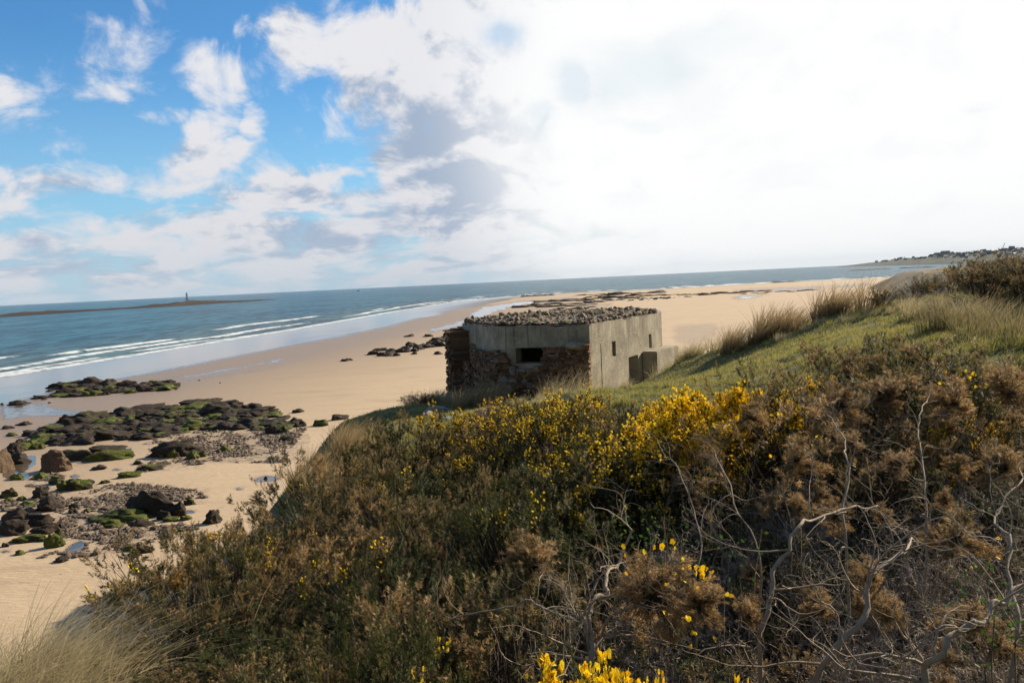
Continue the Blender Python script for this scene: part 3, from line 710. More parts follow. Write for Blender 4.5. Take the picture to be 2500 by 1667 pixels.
# pebbles
def build_pebbles():
    r = np.random.RandomState(12); base = ICO2 if False else ico(1); Vs = []; Fs = []; c = 0
    for poly, n in zip(GRAVEL, (5200, 6500, 1500, 3000, 1500, 900)):
        q = np.array(poly); x = r.uniform(q[:, 0].min(), q[:, 0].max(), n * 2); y = r.uniform(q[:, 1].min(), q[:, 1].max(), n * 2)
        k = pip(x + 20 * (fbm(x * .02, y * .05, 3, 8) - .5), y, poly) & (fbm(x * .03, y * .1, 3, 71) > .50 + r.uniform(-.12, .12, len(x))); x = x[k][:n]; y = y[k][:n]
        X, Y, Z = on_beach(x, y)
        S = r.gamma(1.6, .024, len(X)) + .02
        for i in range(len(X)):
            v = base[0] * (S[i] * r.uniform(.6, 1.3, 3)) * (1, 1, .6) * r.uniform(.8, 1.2, (len(base[0]), 1)) + (X[i], Y[i], Z[i] + S[i] * .25)
            Vs.append(v); Fs.append(base[1] + c); c += len(v)
    return mesh('pebbles', np.concatenate(Vs), np.concatenate(Fs), GRAV, False)
tag(obj('shingle', build_pebbles()), 'grey brown pebbles and shingle spread between the beach rocks', 'shingle', kind='stuff')

# ------------------------------------------------------------------ bunker
TOP = 9.31
FP = [(2.74, 28.0), (1.1, 28.72), (-.25, 29.33), (-.62, 29.62), (-.86, 30.05), (-2.05, 33.5), (-1.6, 34.8), (.6, 37.9), (5.2, 38.2), (6.8, 36.0), (6.45, 34.1)]  # clockwise seen from above? C1 -> left -> back -> C2
def bunker():
    root = empty('pillbox', (2.2, 33, 6.3), 0, 'grey concrete wartime bunker clad in brown rubble stone, at the dune edge above the beach', 'bunker')
    org = np.array([2.2, 33, 6.3]); ZB = 5.2
    n = len(FP); fp = np.array(FP); cen = fp.mean(0)
    L = np.array([np.linalg.norm(fp[(i + 1) % n] - fp[i]) for i in range(n)]); S0 = np.concatenate([[0], np.cumsum(L)])
    def hit(px, py, i):   # photograph pixel -> (s, z) on wall i
        a = fp[i]; b = fp[(i + 1) % n]; u = (b - a) / np.linalg.norm(b - a); nn = np.array([-u[1], u[0]])
        r = ray(px, py); k = (a @ nn) / (r[:2] @ nn); h = r * k
        return float((h[:2] - a) @ u + S0[i]), float(EYE + h[2])
    def at(s, off=0.0):
        s = s % S0[-1]; i = min(int(np.searchsorted(S0, s, 'right') - 1), n - 1); a = fp[i]; b = fp[(i + 1) % n]; u = (b - a) / L[i]
        nn = np.array([-u[1], u[0]])
        if (cen - a) @ nn > 0: nn = -nn
        return a + u * (s - S0[i]) + nn * off
    # openings
    op = []
    s1, z1 = hit(1257, 848.5, 0); s2, z2 = hit(1328, 887, 0)
    s1b = hit(1257, 860, 1)[0]
    # the main embrasure spans walls 0/1; work with s limits
    sA = hit(1328, 868, 0)[0]; sB = hit(1259, 868, 1)[0]
    zt = (hit(1300, 849, 0)[1]); zb = (hit(1300, 887, 0)[1])
    op.append((sA, sB, zb, zt, .34))
    s4a = hit(1163, 850, 4)[0]; s4b = hit(1150, 850, 4)[0]
    op.append((min(s4a, s4b), max(s4a, s4b) + .15, hit(1156, 872, 4)[1], hit(1156, 839, 4)[1], .30))
    W = n - 1  # wall C2->C1
    for (xa, ya, xb, yb) in ((1494, 834, 1503, 871), (1583.5, 816, 1590.5, 851), (1534.5, 872, 1558, 944)):
        a, zt_ = hit(xa, (ya), W); b, _ = hit(xb, ya, W); zb_ = hit(xa, yb, W)[1]
        if yb == 944: zb_ = 6.35
        op.append((min(a, b), max(a, b), zb_, zt_ - (0 if yb != 944 else .0), .0))
    sb = sorted(set([round(v, 4) for v in S0] + [round(v, 4) for o in op for v in (o[0], o[1])]))
    ss = []
    for a, b in zip(sb[:-1], sb[1:]):
        k = max(1, int((b - a) / .22)); ss += [a + (b - a) * j / k for j in range(k)]
    ss.append(sb[-1])
    zs = sorted(set([ZB, TOP] + [round(v, 4) for o in op for v in (o[2], o[3])] + list(np.linspace(ZB + .4, TOP - .4, 5))))
    V = []; Fq = []
    def av(p): V.append(p); return len(V) - 1
    ro = np.random.RandomState(4)
    TH = .55
    go = {}; gi = {}
    for i, s in enumerate(ss[:-1] + [ss[0]]):
        sN = s if i < len(ss) - 1 else ss[0]
    ns = len(ss) - 1
    for i in range(ns):
        s = ss[i]
        for j, z in enumerate(zs):
            p = at(s); 
            q = cen + (p - cen) * (1 - TH / max(np.linalg.norm(p - cen), 1))
            jit = ro.normal(0, .004)
            go[i, j] = av((p[0] - org[0], p[1] - org[1], z - org[2] + (jit if 0 < j < len(zs) - 1 else (ro.normal(0, .016) - (.05 if ro.rand() > .93 else 0)))))
            gi[i, j] = av((q[0] - org[0], q[1] - org[1], z - org[2]))
    def inside(sm, zm): return any(o[0] < sm < o[1] and o[2] < zm < o[3] for o in op)
    for i in range(ns):
        i2 = (i + 1) % ns; sm = (ss[i] + ss[i + 1]) / 2
        for j in range(len(zs) - 1):
            zm = (zs[j] + zs[j + 1]) / 2; hole = inside(sm, zm)
            if not hole:
                Fq.append((go[i, j], go[i2, j], go[i2, j + 1], go[i, j + 1])); Fq.append((gi[i, j], gi[i, j + 1], gi[i2, j + 1], gi[i2, j]))
            else:
                # reveals where the neighbour is solid
                if not inside((ss[i - 1] + ss[i]) / 2 if i else ss[0], zm): Fq.append((go[i, j], go[i, j + 1], gi[i, j + 1], gi[i, j]))
                nx = (ss[i + 1] + ss[min(i + 2, ns)]) / 2
                if not inside(nx, zm): Fq.append((go[i2, j], gi[i2, j], gi[i2, j + 1], go[i2, j + 1]))
                if not inside(sm, zm - (zs[j + 1] - zs[j]) / 2 - .01): Fq.append((go[i, j], gi[i, j], gi[i2, j], go[i2, j]))
                if not inside(sm, zm + (zs[j + 1] - zs[j]) / 2 + .01): Fq.append((go[i, j + 1], go[i2, j + 1], gi[i2, j + 1], gi[i, j + 1]))
    walls = obj('wall', mesh('walls', np.array(V), np.array(Fq), CONC, False), root)
    # roof slab: top face plus an inner ceiling; butts against the wall tops
    rv = []; top = [av for av in range(0)]
    m_ = len(ss) - 1
    rimo = np.array([at(s) for s in ss[:-1]]); 
    rv = [(p[0] - org[0], p[1] - org[1], TOP - org[2] + .003) for p in rimo]; inn = [(cen[0] + (p[0] - cen[0]) * .86 - org[0], cen[1] + (p[1] - cen[1]) * .86 - org[1], TOP - org[2] - .34) for p in rimo]
    Vr = rv + [(cen[0] - org[0], cen[1] - org[1], TOP - org[2] + .05)] + inn + [(cen[0] - org[0], cen[1] - org[1], TOP - org[2] - .34)]
    Fr = [(i, (i + 1) % m_, m_) for i in range(m_)] + [(m_ + 1 + (i + 1) % m_, m_ + 1 + i, 2 * m_ + 1) for i in range(m_)]
    obj('roof', mesh('roof', np.array(Vr), np.array(Fr), CONC, False), root)
    # interior floor
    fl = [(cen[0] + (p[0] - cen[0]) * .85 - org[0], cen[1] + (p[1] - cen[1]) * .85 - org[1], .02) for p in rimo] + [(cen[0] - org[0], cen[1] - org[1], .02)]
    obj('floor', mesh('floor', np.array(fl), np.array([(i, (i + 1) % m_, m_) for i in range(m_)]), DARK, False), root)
    # cracks / casting seam on the door wall as a thin recessed groove strip
    # embrasure inner board
    # blast wall beside the door
    sd0 = op[-1]; a_ = fp[n - 1]; b_ = fp[0]; u = (b_ - a_) / np.linalg.norm(b_ - a_); nn = np.array([-u[1], u[0]])
    if (cen - a_) @ nn > 0: nn = -nn
    def wallpt(s, off): return at(s, off)
    def boxp(name, s_lo, s_hi, o0, o1, z0, z1, m=CONC, top_skew=0.0):
        bm = bmesh.new(); c = []
        for z in (z0, z1):
            for s_, o_ in ((s_lo, o0), (s_hi, o0), (s_hi, o1), (s_lo, o1)):
                p = a_ + u * (s_ - S0[n - 1]) + nn * o_
                c.append(bm.verts.new((p[0] - org[0], p[1] - org[1], z - org[2])))
        for f in ((0, 1, 2, 3), (7, 6, 5, 4), (0, 4, 5, 1), (1, 5, 6, 2), (2, 6, 7, 3), (3, 7, 4, 0)): bm.faces.new([c[i] for i in f])
        bmesh.ops.recalc_face_normals(bm, faces=bm.faces); bmesh.ops.bevel(bm, geom=list(bm.edges), offset=.03, segments=2, affect='EDGES')
        me = bpy.data.meshes.new(name); bm.to_mesh(me); bm.free(); me.materials.append(m)
        return obj(name, me, root)
    sbw, zbt = hit(1567, 858, W); offs = np.linspace(.1, 3, 300)
    pxs = [float(proj(*[np.array(q) for q in (*at(sbw, o_), 8.0)])[0]) for o_ in offs]; ob = float(offs[int(np.argmin(np.abs(np.array(pxs) - 1603)))])
    boxp('blast_wall', sbw - 2.6, sbw, .01, ob, 5.6, zbt); print('blast', sbw, ob, zbt, 'door', sd0)
    seam_s = hit(1467, 850, W)[0]
    boxp('casting_seam', seam_s - .015, seam_s + .015, -.02, .006, 6.3, 8.55, DARK)
    # stone cladding: courses of rubble along walls 0..4
    V = []; Ff = []; hue = []; val = []; r = np.random.RandomState(9)
    cube = np.array([(x, y, z) for z in (0, 1) for y in (0, 1) for x in (0, 1)], float)
    cf = np.array([(0, 2, 3, 1), (4, 5, 7, 6), (0, 1, 5, 4), (2, 6, 7, 3), (0, 4, 6, 2), (1, 3, 7, 5)])
    nz, sg = 0, []
    e = op[0]; e2 = op[1]
    def topz(s):
        if s < .70: return 8.70
        if s < e[0] - .05: return 8.62 - .05 * (s - .7)
        if s <= e[1] + .02: return e[2] - .10
        if s < e[1] + .30: return e[2] + .05
        if s < S0[4] - .1: return 8.42
        if s < e2[0]: return 8.40
        if s < e2[1] + .1: return e2[2] - .05
        return 9.08
    def thick(s):
        return .26 if s < e2[0] else (.38 if s < e2[1] + .1 else .80)
    z = 5.3; total = S0[6] + .2
    courses = []
    while z < 9.1:
        h = r.uniform(.045, .115); s = -.02 + (r.uniform(-.05, .04)); 
        while s < total:
            l = r.uniform(.10, .34) * (1.25 if h > .1 else 1)
            sm = s + l / 2; tz = topz(sm) + r.uniform(-.05, .05)
            if z + h < tz:
                th = thick(sm) + (r.uniform(-.05, .05) if sm < e2[1] else r.uniform(-.16, .10)); l = l if sm < e2[1] else l * .6
                hh = h * r.uniform(.86, 1.0) ; ll = l - r.uniform(.008, .03)
                pts = []
                for (cx_, cy_, cz_) in cube:
                    p = at(max(s + cx_ * ll, 0) if True else 0, (.004 if cy_ == 0 else th))
                    if s + cx_ * ll < 0:
                        p = at(0.001, (.004 if cy_ == 0 else th)) - (at(.5) - at(0.0)) / .5 * (-(s + cx_ * ll))
                    jz = r.uniform(-.012, .012)
                    pts.append((p[0] - org[0] + r.uniform(-.012, .012), p[1] - org[1] + r.uniform(-.012, .012), z + cz_ * hh + jz + r.uniform(-1, 1) * .006 - org[2]))
                b = len(V); V += pts; Ff += (cf + b).tolist(); hv = r.rand(); vv = r.rand(); hue += [hv] * 8; val += [vv] * 8
            s += l
        z += h
    cl = obj('stone_cladding', mesh('cladding', np.array(V), np.array(Ff), STONE, False, {'hue': hue, 'val': val}), root)
    cl['label'] = 'brown rubble stone facing on the seaward and inland front'
    # dark mortar bed behind the stones
    V = []; Fq = []; k = 0
    for s in np.arange(0.02, total, .12):
        for j, (off, zz) in enumerate(((thick(s) - .07, 5.2), (thick(s) - .07, topz(s) - .12), (.003, topz(s) - .12))):
            p = at(s, off); V.append((p[0] - org[0], p[1] - org[1], zz - org[2]))
        if k: b = (k - 1) * 3; Fq += [(b, b + 3, b + 4, b + 1), (b + 1, b + 4, b + 5, b + 2)]
        k += 1
    obj('mortar', mesh('mortar', np.array(V), np.array(Fq), m_plain('mortar', c4(.11, .08, .06), .95, 5, c4(.20, .17, .14)), False), root)
    # loose concrete lump capping the cladding near the corner
    lm = rock_mesh(300, CONC, ICO3, .8, .3)
    p = at(.45, .15); o = obj('coping_lump', lm, root, (p[0] - org[0], p[1] - org[1], 8.62 - org[2])); o.scale = (.50, .30, .22); o.rotation_euler = (0, .05, -.4)
    # bed of small rubble and moss heaped on the roof, one continuous skin
    nr, na_ = 26, 220; fr = np.linspace(0, .965, nr); sa = np.linspace(0, S0[-1], na_, endpoint=False); V = []
    ring = np.array([at(s_) for s_ in sa])
    for f in fr:
        q = cen + (ring - cen) * f; hh = .015 + .20 * (1 - f ** 3) + (.13 * (vn(q[:, 0] * 6, q[:, 1] * 6, 4) - .3) + .08 * (vn(q[:, 0] * 14, q[:, 1] * 14, 6) - .5)) * min(1, (1 - f) * 14 + .25)
        V.append(np.stack([q[:, 0] - org[0], q[:, 1] - org[1], TOP - org[2] + np.maximum(hh, .006)], -1))
    V = np.concatenate(V); ii = np.arange(nr * na_).reshape(nr, na_); jj = np.roll(ii, -1, 1)
    rb = obj('rubble_bed', mesh('rubble_bed', V, np.stack([ii[:-1], ii[1:], jj[1:], jj[:-1]], -1).reshape(-1, 4), MOSSR, False), root); rb['moss'] = .26
    # rubble stones on the roof: each its own object
    ms = [rock_mesh(400 + i, RUB, ICO3, 1.2, .25) for i in range(6)]
    r = np.random.RandomState(21); cnt = 0
    for k in range(290):
        if k < 115:
            s = r.uniform(0, S0[6]) if k < 70 else r.uniform(S0[-2] , S0[-1]); f = r.uniform(.90, .975)
            hh = .02
        else:
            s = r.uniform(0, S0[-1]); f = math.sqrt(r.uniform(.0, .9)); hh = .02 + .20 * (1 - f ** 3)
        p = cen + (at(s) - cen) * f
        sz = r.uniform(.055, .115) * (1.7 if r.rand() > .88 else 1)
        o = obj('rubble_stone', ms[k % 6]); o.location = (p[0], p[1], TOP + hh + sz * .35 + r.uniform(.0, .05)); o.scale = (sz * r.uniform(.8, 1.5), sz * r.uniform(.7, 1.1), sz * r.uniform(.7, 1.1))
        o.rotation_euler = tuple(r.uniform(-.6, .6, 2)) + (r.uniform(0, 6.3),); o['moss'] = float(r.choice([-.2, -.1, 0, .2]))
        tag(o, 'angular grey brown stone in the rubble heaped on the bunker roof', 'stone', 'rubble stones heaped on the bunker roof')
bunker()

# pale stones by the bunker
WST = [rock_mesh(500 + i, m_rock('pale_stone', c4(.25, .23, .2), c4(.5, .48, .43), moss=False) if i == 0 else bpy.data.materials['pale_stone'], ICO3, .9, .3) for i in range(2)]
for k, (px, py, Y, w, h, lab) in enumerate([(1068, 998, 27, .55, .28, 'pale broken stone on the grassy spit beside the dry grass tussock'), (1052, 1014, 26, .40, .16, 'flat pale slab just below the pale broken stone'),
        (1098, 1030, 22.5, .42, .12, 'long pale slab half buried in shaded turf below the bunker'), (1117, 1041, 22, .22, .10, 'small pale stone right of the long half buried slab'), (1020, 1040, 23.5, .14, .06, 'tiny pale stone on the bare path of the spit'),
        (1185, 1041, 19, .42, .2, 'rounded ochre stone showing above the gorse tips')]):
    p = P(px, py, Y); z = float(dune_z(p[0], p[1]))
    o = obj('stone', WST[k % 2], None, (p[0], p[1], z + h * .3)); o.scale = (w, w * .6, h); o.rotation_euler = (0, .1, k); tag(o, lab, 'stone')

# ------------------------------------------------------------------ vegetation builders
def spines(base, d, L, r, per=26, sl=.025, sw=.0030):
    """base (n,3) shoot bases, d (n,3) unit dirs, L (n,) lengths -> triangles"""
    n = len(base); t = r.uniform(.12, 1.0, (n, per)); ph = r.uniform(0, 6.283, (n, per))
    a = np.cross(d, np.array([.3, .9, .1])); a /= np.linalg.norm(a, axis=1, keepdims=True); b = np.cross(d, a)
    rad = a[:, None] * np.cos(ph)[..., None] + b[:, None] * np.sin(ph)[..., None]
    tan = -a[:, None] * np.sin(ph)[..., None] + b[:, None] * np.cos(ph)[..., None]
    o = base[:, None] + d[:, None] * (t * L[:, None])[..., None]
    dirn = d[:, None] * (.30 + .5 * t[..., None]) + rad * .9
    ln = sl * r.uniform(.7, 1.35, (n, per)) * (1.15 - .45 * t)
    tip = o + dirn * ln[..., None]
    w = tan * sw
    V = np.stack([o - w, o + w, tip], 2).reshape(-1, 3)
    F_ = np.arange(len(V)).reshape(-1, 3)
    return V, F_, np.repeat(t.ravel(), 3)
def stemtris(base, d, L, r, w=.003):
    n = len(base); a = np.cross(d, r.normal(size=(n, 3))); a /= np.linalg.norm(a, axis=1, keepdims=True)
    V = np.stack([base - a * w, base + a * w, base + d * L[:, None]], 1).reshape(-1, 3)
    return V, np.arange(len(V)).reshape(-1, 3)
def unit(v): return v / np.linalg.norm(v, axis=-1, keepdims=True)
def flowers_mesh(p, up, r, s=.009):
    """pea flowers: an upright banner petal and a keel"""
    n = len(p); a = unit(np.cross(up, r.normal(size=(n, 3)))); b = np.cross(up, a)
    s = s * r.uniform(.75, 1.3, (n, 1)); z = np.zeros((n, 3))
    pts = [p - a * s * .5, p + a * s * .5, p + up * s * 1.7 + a * s * .85 + b * s * .2, p + up * s * 2.3 + b * s * .4, p + up * s * 1.7 - a * s * .85 + b * s * .2,
           p - b * s * 1.0 + up * s * 1.4, p - b * s * .3 + up * s * .1 + a * s * .6, p - b * s * .3 + up * s * .1 - a * s * .6, p - b * s * .2 + up * s * 1.6]
    V = np.stack(pts, 1).reshape(-1, 3); i = np.arange(n)[:, None] * 9
    F5 = np.concatenate([i + np.array([[0, 1, 2]]), i + np.array([[0, 2, 3]]), i + np.array([[0, 3, 4]]), i + np.array([[6, 5, 8]]), i + np.array([[7, 8, 5]])])
    return V, F5, np.repeat(r.rand(n), 9)
def gorse_proto(seed, R=.72, H=1.0, nshoot=620, flower=0, per=26, lobes=7):
    r = np.random.RandomState(seed)
    lc = np.stack([r.uniform(-.68, .68, lobes) * R, r.uniform(-.68, .68, lobes) * R, r.uniform(.30, .66, lobes) * H], -1); lr = r.uniform(.30, .52, lobes) * R
    li = r.randint(0, lobes, nshoot * 3)
    dd = unit(r.normal(size=(nshoot * 3, 3))); dd[:, 2] = np.abs(dd[:, 2]) * 1.1 - .22; dd = unit(dd)
    p = lc[li] + dd * (lr[li] * r.uniform(.68, 1.0, len(li)))[:, None]
    # keep points that are near the outer skin
    dist = np.sqrt(((p[:, None] - lc[None]) ** 2).sum(-1)) / lr[None]
    ok = (dist.min(1) > .66) & (p[:, 2] > .05); p = p[ok][:nshoot]; dd = dd[ok][:nshoot]; li = li[ok][:nshoot]
    n = len(p)
    # shoots stand in small plumes: several sharing one base
    ncl = max(20, n // 8); ci = r.randint(0, n, ncl); own = r.randint(0, ncl, n); cb = p[ci]; cdir = unit(dd[ci] * .6 + np.array([0, 0, .62]) + r.normal(size=(ncl, 3)) * .25); cl = r.uniform(.10, .26, ncl)
    f = r.rand(n)
    p = cb[own] + cdir[own] * (cl[own] * f * .8)[:, None] + r.normal(size=(n, 3)) * .018; li = li[ci][own]
    d = unit(cdir[own] + r.normal(size=(n, 3)) * (.55 - .35 * f)[:, None])
    L = r.uniform(.05, .11, n) * (1.2 - .5 * f)
    clump = r.rand(lobes)[li] * .30 + r.rand(ncl)[own] * .45 + r.rand(n) * .25
    ctop = r.rand(ncl)[own]
    V, F_, t = spines(p, d, L, r, per)
    hue = np.repeat(clump, per * 3)
    # side branchlets
    root = empty('gorse_bush', (0, 0, -50), 0, 'x', 'gorse bush')
    obj('foliage', mesh('gorse_foliage', V, F_, GORSE, False, {'tip': t, 'hue': hue}), root)
    # inner twigs
    m = 520; k = r.randint(0, n, m); tgt = p[k] + d[k] * (L[k] * .9)[:, None]; b0 = np.stack([r.normal(0, .08, m), r.normal(0, .08, m), np.zeros(m)], -1)
    f = r.uniform(.25, .85, (m, 1)); st = b0 * (1 - f) + tgt * f + r.normal(0, .03, (m, 3))
    dv = tgt - st; V2, F2 = stemtris(st, unit(dv), np.linalg.norm(dv, axis=1), r, .0035)
    obj('stems', mesh('gorse_stems', V2, F2, TWIG, False), root)
    if flower:
        w = np.clip((p[:, 2] / H - (.62 if flower > .8 else .45)) * 4, 0, 1) * (ctop < flower); c = np.where(r.rand(n) < w)[0]
        nf = 3 if flower < .5 else (9 if flower < 1.15 else 15); idx = np.repeat(c, nf); tt = r.uniform(.25, 1.0, len(idx)); pf = p[idx] + d[idx] * (L[idx] * tt)[:, None] + r.normal(0, .012, (len(idx), 3))
        V3, F3, h3 = flowers_mesh(pf, unit(d[idx] + r.normal(size=(len(idx), 3)) * .5), r)
        obj('flowers', mesh('gorse_flowers', V3, F3, FLOW, False, {'hue': h3}), root)
    return root
PLAIN = [gorse_proto(1000 + i, .70 + .1 * (i % 3), 1.0, 1150, 0, 30, 9) for i in range(6)]
FEW = [gorse_proto(1100 + i, .75, 1.0, 1050, .05, 30, 9) for i in range(2)]
MANY = [gorse_proto(1200 + i, .75, 1.0, 1050, .42, 30, 9) for i in range(2)]
FULL = [gorse_proto(1300 + i, .72, .95, 1150, 1.1, 28, 9) for i in range(2)]
DOMEF = [gorse_proto(1500 + i, .46, 1.0, 1100, 1.2, 30, 9) for i in range(2)]
FARB = [gorse_proto(1400 + i, .8, .9, 600, 0, 16) for i in range(2)]
_c = np.array([tuple(P(a, b, Y)) for a, b, Y in [(262,1480,5.3),(308,1393,6.1),(425,1339,7.1),(510,1265,7.9),(638,1222,8.9),(733,1158,9.8),(893,1116,10.9),(957,1047,11.8),(1063,1022,12.5),(1200,1020,12.5),
    (1330,990,11.6),(1480,955,10.9),(1600,945,10.4),(1880,950,10),(1960,890,10.2),(2100,885,9.2),(2250,905,8.4),(2400,905,7.8),(1250,1680,2.6),(300,1667,4.2),(600,1500,5.),(900,1400,5.4),(900,1667,3.2),(1250,1300,6),(2250,950,6),(1700,1050,7.5),
    (1450,1100,8),(1100,1150,8.5),(800,1300,7.5),(2600,1400,3.0),(1900,1500,3.2)]])
_CA = np.sqrt(((_c[:, None, :2] - _c[None, :, :2]) ** 2).sum(-1)); _cw = np.linalg.solve(_CA - np.eye(len(_c)) * .05, _c[:, 2] - 9.3)
def canopy(x, y): return 9.3 + float((np.sqrt((x - _c[:, 0]) ** 2 + (y - _c[:, 1]) ** 2) * _cw).sum())
USED = set()
def place_gorse(protos, x, y, sc, label, group, brown=0.0, r=rs, zoff=0, name=None, sz=None):
    src = protos[r.randint(len(protos))]
    z = float(dune_z(x, y)) - .04 + zoff
    rot = (r.uniform(-.12, .12), r.uniform(-.12, .12), r.uniform(0, 6.28))
    if sz is None: sz = sc; sc = max(sc, .78)
    c = copy_tree(src, (x, y, z), rot, (sc * r.uniform(.9, 1.12), sc * r.uniform(.9, 1.12), (sz or sc)), label, group)
    for ch in c.children:
        if ch.name.startswith('foliage'): ch['brown'] = float(brown)
    return c
EDGEPX = [(330, 2.0), (235, 3.4), (215, 4.4), (235, 5.3), (250, 6.1), (370, 7.1), (460, 7.9), (590, 8.9), (690, 9.8), (893, 10.9), (957, 11.8), (1063, 12.5), (1200, 12.5), (1330, 11.6), (1480, 10.9), (1600, 10.4), (1880, 10.0), (1960, 10.2), (2100, 9.2), (2250, 8.4), (2400, 7.8), (2700, 7.3), (3000, 2.0)]
GPOLY = [((px - 1250) / F0 * Y, Y) for px, Y in EDGEPX] + [(3.4, .9), (-1.2, 1.2)]
def scatter_gorse():
    r = np.random.RandomState(77); pts = []
    for k in range(9000):
        x = r.uniform(-4, 7.5); y = r.uniform(.9, 13)
        if not pip(np.array([x]), np.array([y]), GPOLY)[0]: continue
        if segdist(np.array([x]), np.array([y]), GPOLY, True)[0] < .06: continue
        if math.hypot(x, y) < 1.75: continue
        sp = .66 if y > 4 else .56
        if any((x - a) ** 2 + (y - b) ** 2 < sp * sp for a, b in pts): continue
        pts.append((x, y))
    for x, y in pts:
        z = float(dune_z(x, y)); px, py = proj(np.array(x), np.array(y), z + .95); fit = min(1.35, max(.42, (canopy(x, y) - z) * 1.20)) * r.uniform(.74, 1.14); px = float(px); py = float(py)
        big = 1.0
        big = fit
        # under the dead branches at lower right the living gorse is low
        if px > 1330 and y < 6.2 and not (px < 1500 and y > 5.2):
            big = fit * (.46 if y < 5 else .60)
        f = fbm(np.array([x * .6]), np.array([y * .6]), 2, 5)[0]
        brown = (f - .5) * 1.4 + (.22 if px > 1900 else 0.02)
        if 1120 < px < 1600 and 940 < py < 1180 and y > 6.5 and not (px < 1300 and py > 1090):
            place_gorse(MANY if r.rand() > .35 else FEW, x, y, big, 'gorse bush with scattered yellow flowers in the thicket just below the bunker', 'flowering gorse below the bunker', brown - .15, r)
        elif 1600 <= px < 1900 and y > 6.8:
            place_gorse(FULL, x, y, big * .98, 'dark green gorse bush thickly capped with yellow flowers at the foot of the grass slope', 'gorse in full flower below the grass slope', brown - .3, r)
        elif 600 < px < 1100 and y > 7.0:
            place_gorse(FEW if r.rand() > .5 else PLAIN, x, y, big, 'brown green gorse bush with few flowers along the crest below the grassy spit', 'sparsely flowering gorse along the left crest', brown, r)
        elif px >= 1330 and y <= 6.2:
            place_gorse(PLAIN if r.rand() > .3 else FEW, x, y, big, 'low dark gorse growing underneath the bare dead branches at lower right', 'low gorse under the dead branches', brown - .25, r)
        elif px >= 1900:
            place_gorse(PLAIN, x, y, big, 'brown gorse bush in the tall thicket at the right', 'brown gorse at the right', brown + .15, r)
        else:
            place_gorse(PLAIN if r.rand() > .12 else FEW, x, y, big * 1.0, 'brown green gorse bush without flowers filling the lower left slope', 'flowerless gorse on the lower left slope', brown, r)
    return len(pts)
NG = scatter_gorse()
def gorse_at(protos, px, Y, h, label, brown=0., group=None, w=None):
    x = (px - 1250) / F0 * Y
    return place_gorse(protos, x, Y, w or h, label, group, brown, rs, sz=h)
def gorse_to(protos, px, py, Y, label, brown, w):
    q = P(px, py, Y); z0 = float(dune_z(q[0], q[1])); return place_gorse(protos, q[0], q[1], w, label, None, brown, rs, sz=float(q[2] - z0) / (.90 if protos is DOMEF else .98))
gorse_to(DOMEF, 1580, 1605, 2.2, 'gorse bush covered in large yellow flowers at the bottom edge of the photo', -.3, .8)
gorse_to(DOMEF, 1420, 1615, 2.3, 'yellow flowered gorse clump at the bottom edge, left of the largest one', -.3, .5)
gorse_to(FEW, 1010, 1560, 3.0, 'gorse bush with scattered yellow flowers at the bottom, left of the flowered clumps', -.2, .55)
gorse_to(DOMEF, 1740, 1650, 2.5, 'small flowered gorse at the bottom edge, right of the largest clump', -.2, .34)
gorse_at(FULL, 1700, 7.0, .98, 'rounded brown gorse cushion with a yellow flowered rim, in front of the full flower thicket', .2, w=.62)
gorse_at(FULL, 2010, 8.6, 1.02, 'rounded gorse with yellow flowers in front of the shaded grassy bank', .15, w=.7)
gorse_at(MANY, 2330, 5.9, 1.0, 'brown gorse head with a few large yellow flowers near the right edge', .4, w=.6)
# gorse on the hillock at the upper right and at the dune edge
def hill_gorse():
    r = np.random.RandomState(5); pts = []
    poly = [(9.7, 16.4), (9.9, 15), (11, 13.2), (15, 12), (19, 20), (24, 31), (17.2, 28), (13.3, 22), (10.9, 18.5)]
    for k in range(3000):
        x = r.uniform(9, 22); y = r.uniform(12, 30)
        if not pip(np.array([x]), np.array([y]), poly)[0]: continue
        if any((x - a) ** 2 + (y - b) ** 2 < .55 for a, b in pts): continue
        pts.append((x, y)); place_gorse(PLAIN if y < 20 else FARB, x, y, r.uniform(.8, 1.2), 'brown green gorse bush on the hillock against the sky, upper right', 'gorse on the right hillock', .12, r)
hill_gorse()
for k, (px, Y, h, lab) in enumerate([(2155, 21, .55, 'small lone gorse bush with dull yellow tips at the dune edge'), (2232, 21.5, .65, 'dark round gorse bush at the dune edge, left of a row of three'),
     (2262, 21.8, .75, 'dark gorse bush second in the row at the dune edge'), (2290, 22.5, .8, 'dark gorse bush third in the row at the dune edge'), (2320, 24, .95, 'dark gorse bush at the right end of the dune edge row'),
     (2010, 9.8, .0, '')]):
    if h: gorse_at(FARB if k else FEW, px, Y, h, lab, .15)
p = P(1010, 985, 30); place_gorse(FARB, p[0], p[1], .9, 'dark green shrub on the grassy spit beside the dry tussock', None, -.4, rs, sz=.62)
p = P(1040, 985, 30); place_gorse(FARB, p[0], p[1], .8, 'second dark shrub on the grassy spit, nearer the bunker', None, -.3, rs, sz=.6)
p = P(882, 1035, 26); place_gorse(FARB, p[0], p[1] - .3, .7, 'low heathery brown shrub near the tip of the grassy spit', None, .4, rs, sz=.34)
for pr in PLAIN + FEW + MANY + FULL + FARB + DOMEF:   # prototypes are moved into the scene as bushes off to the side, not left floating
    pass

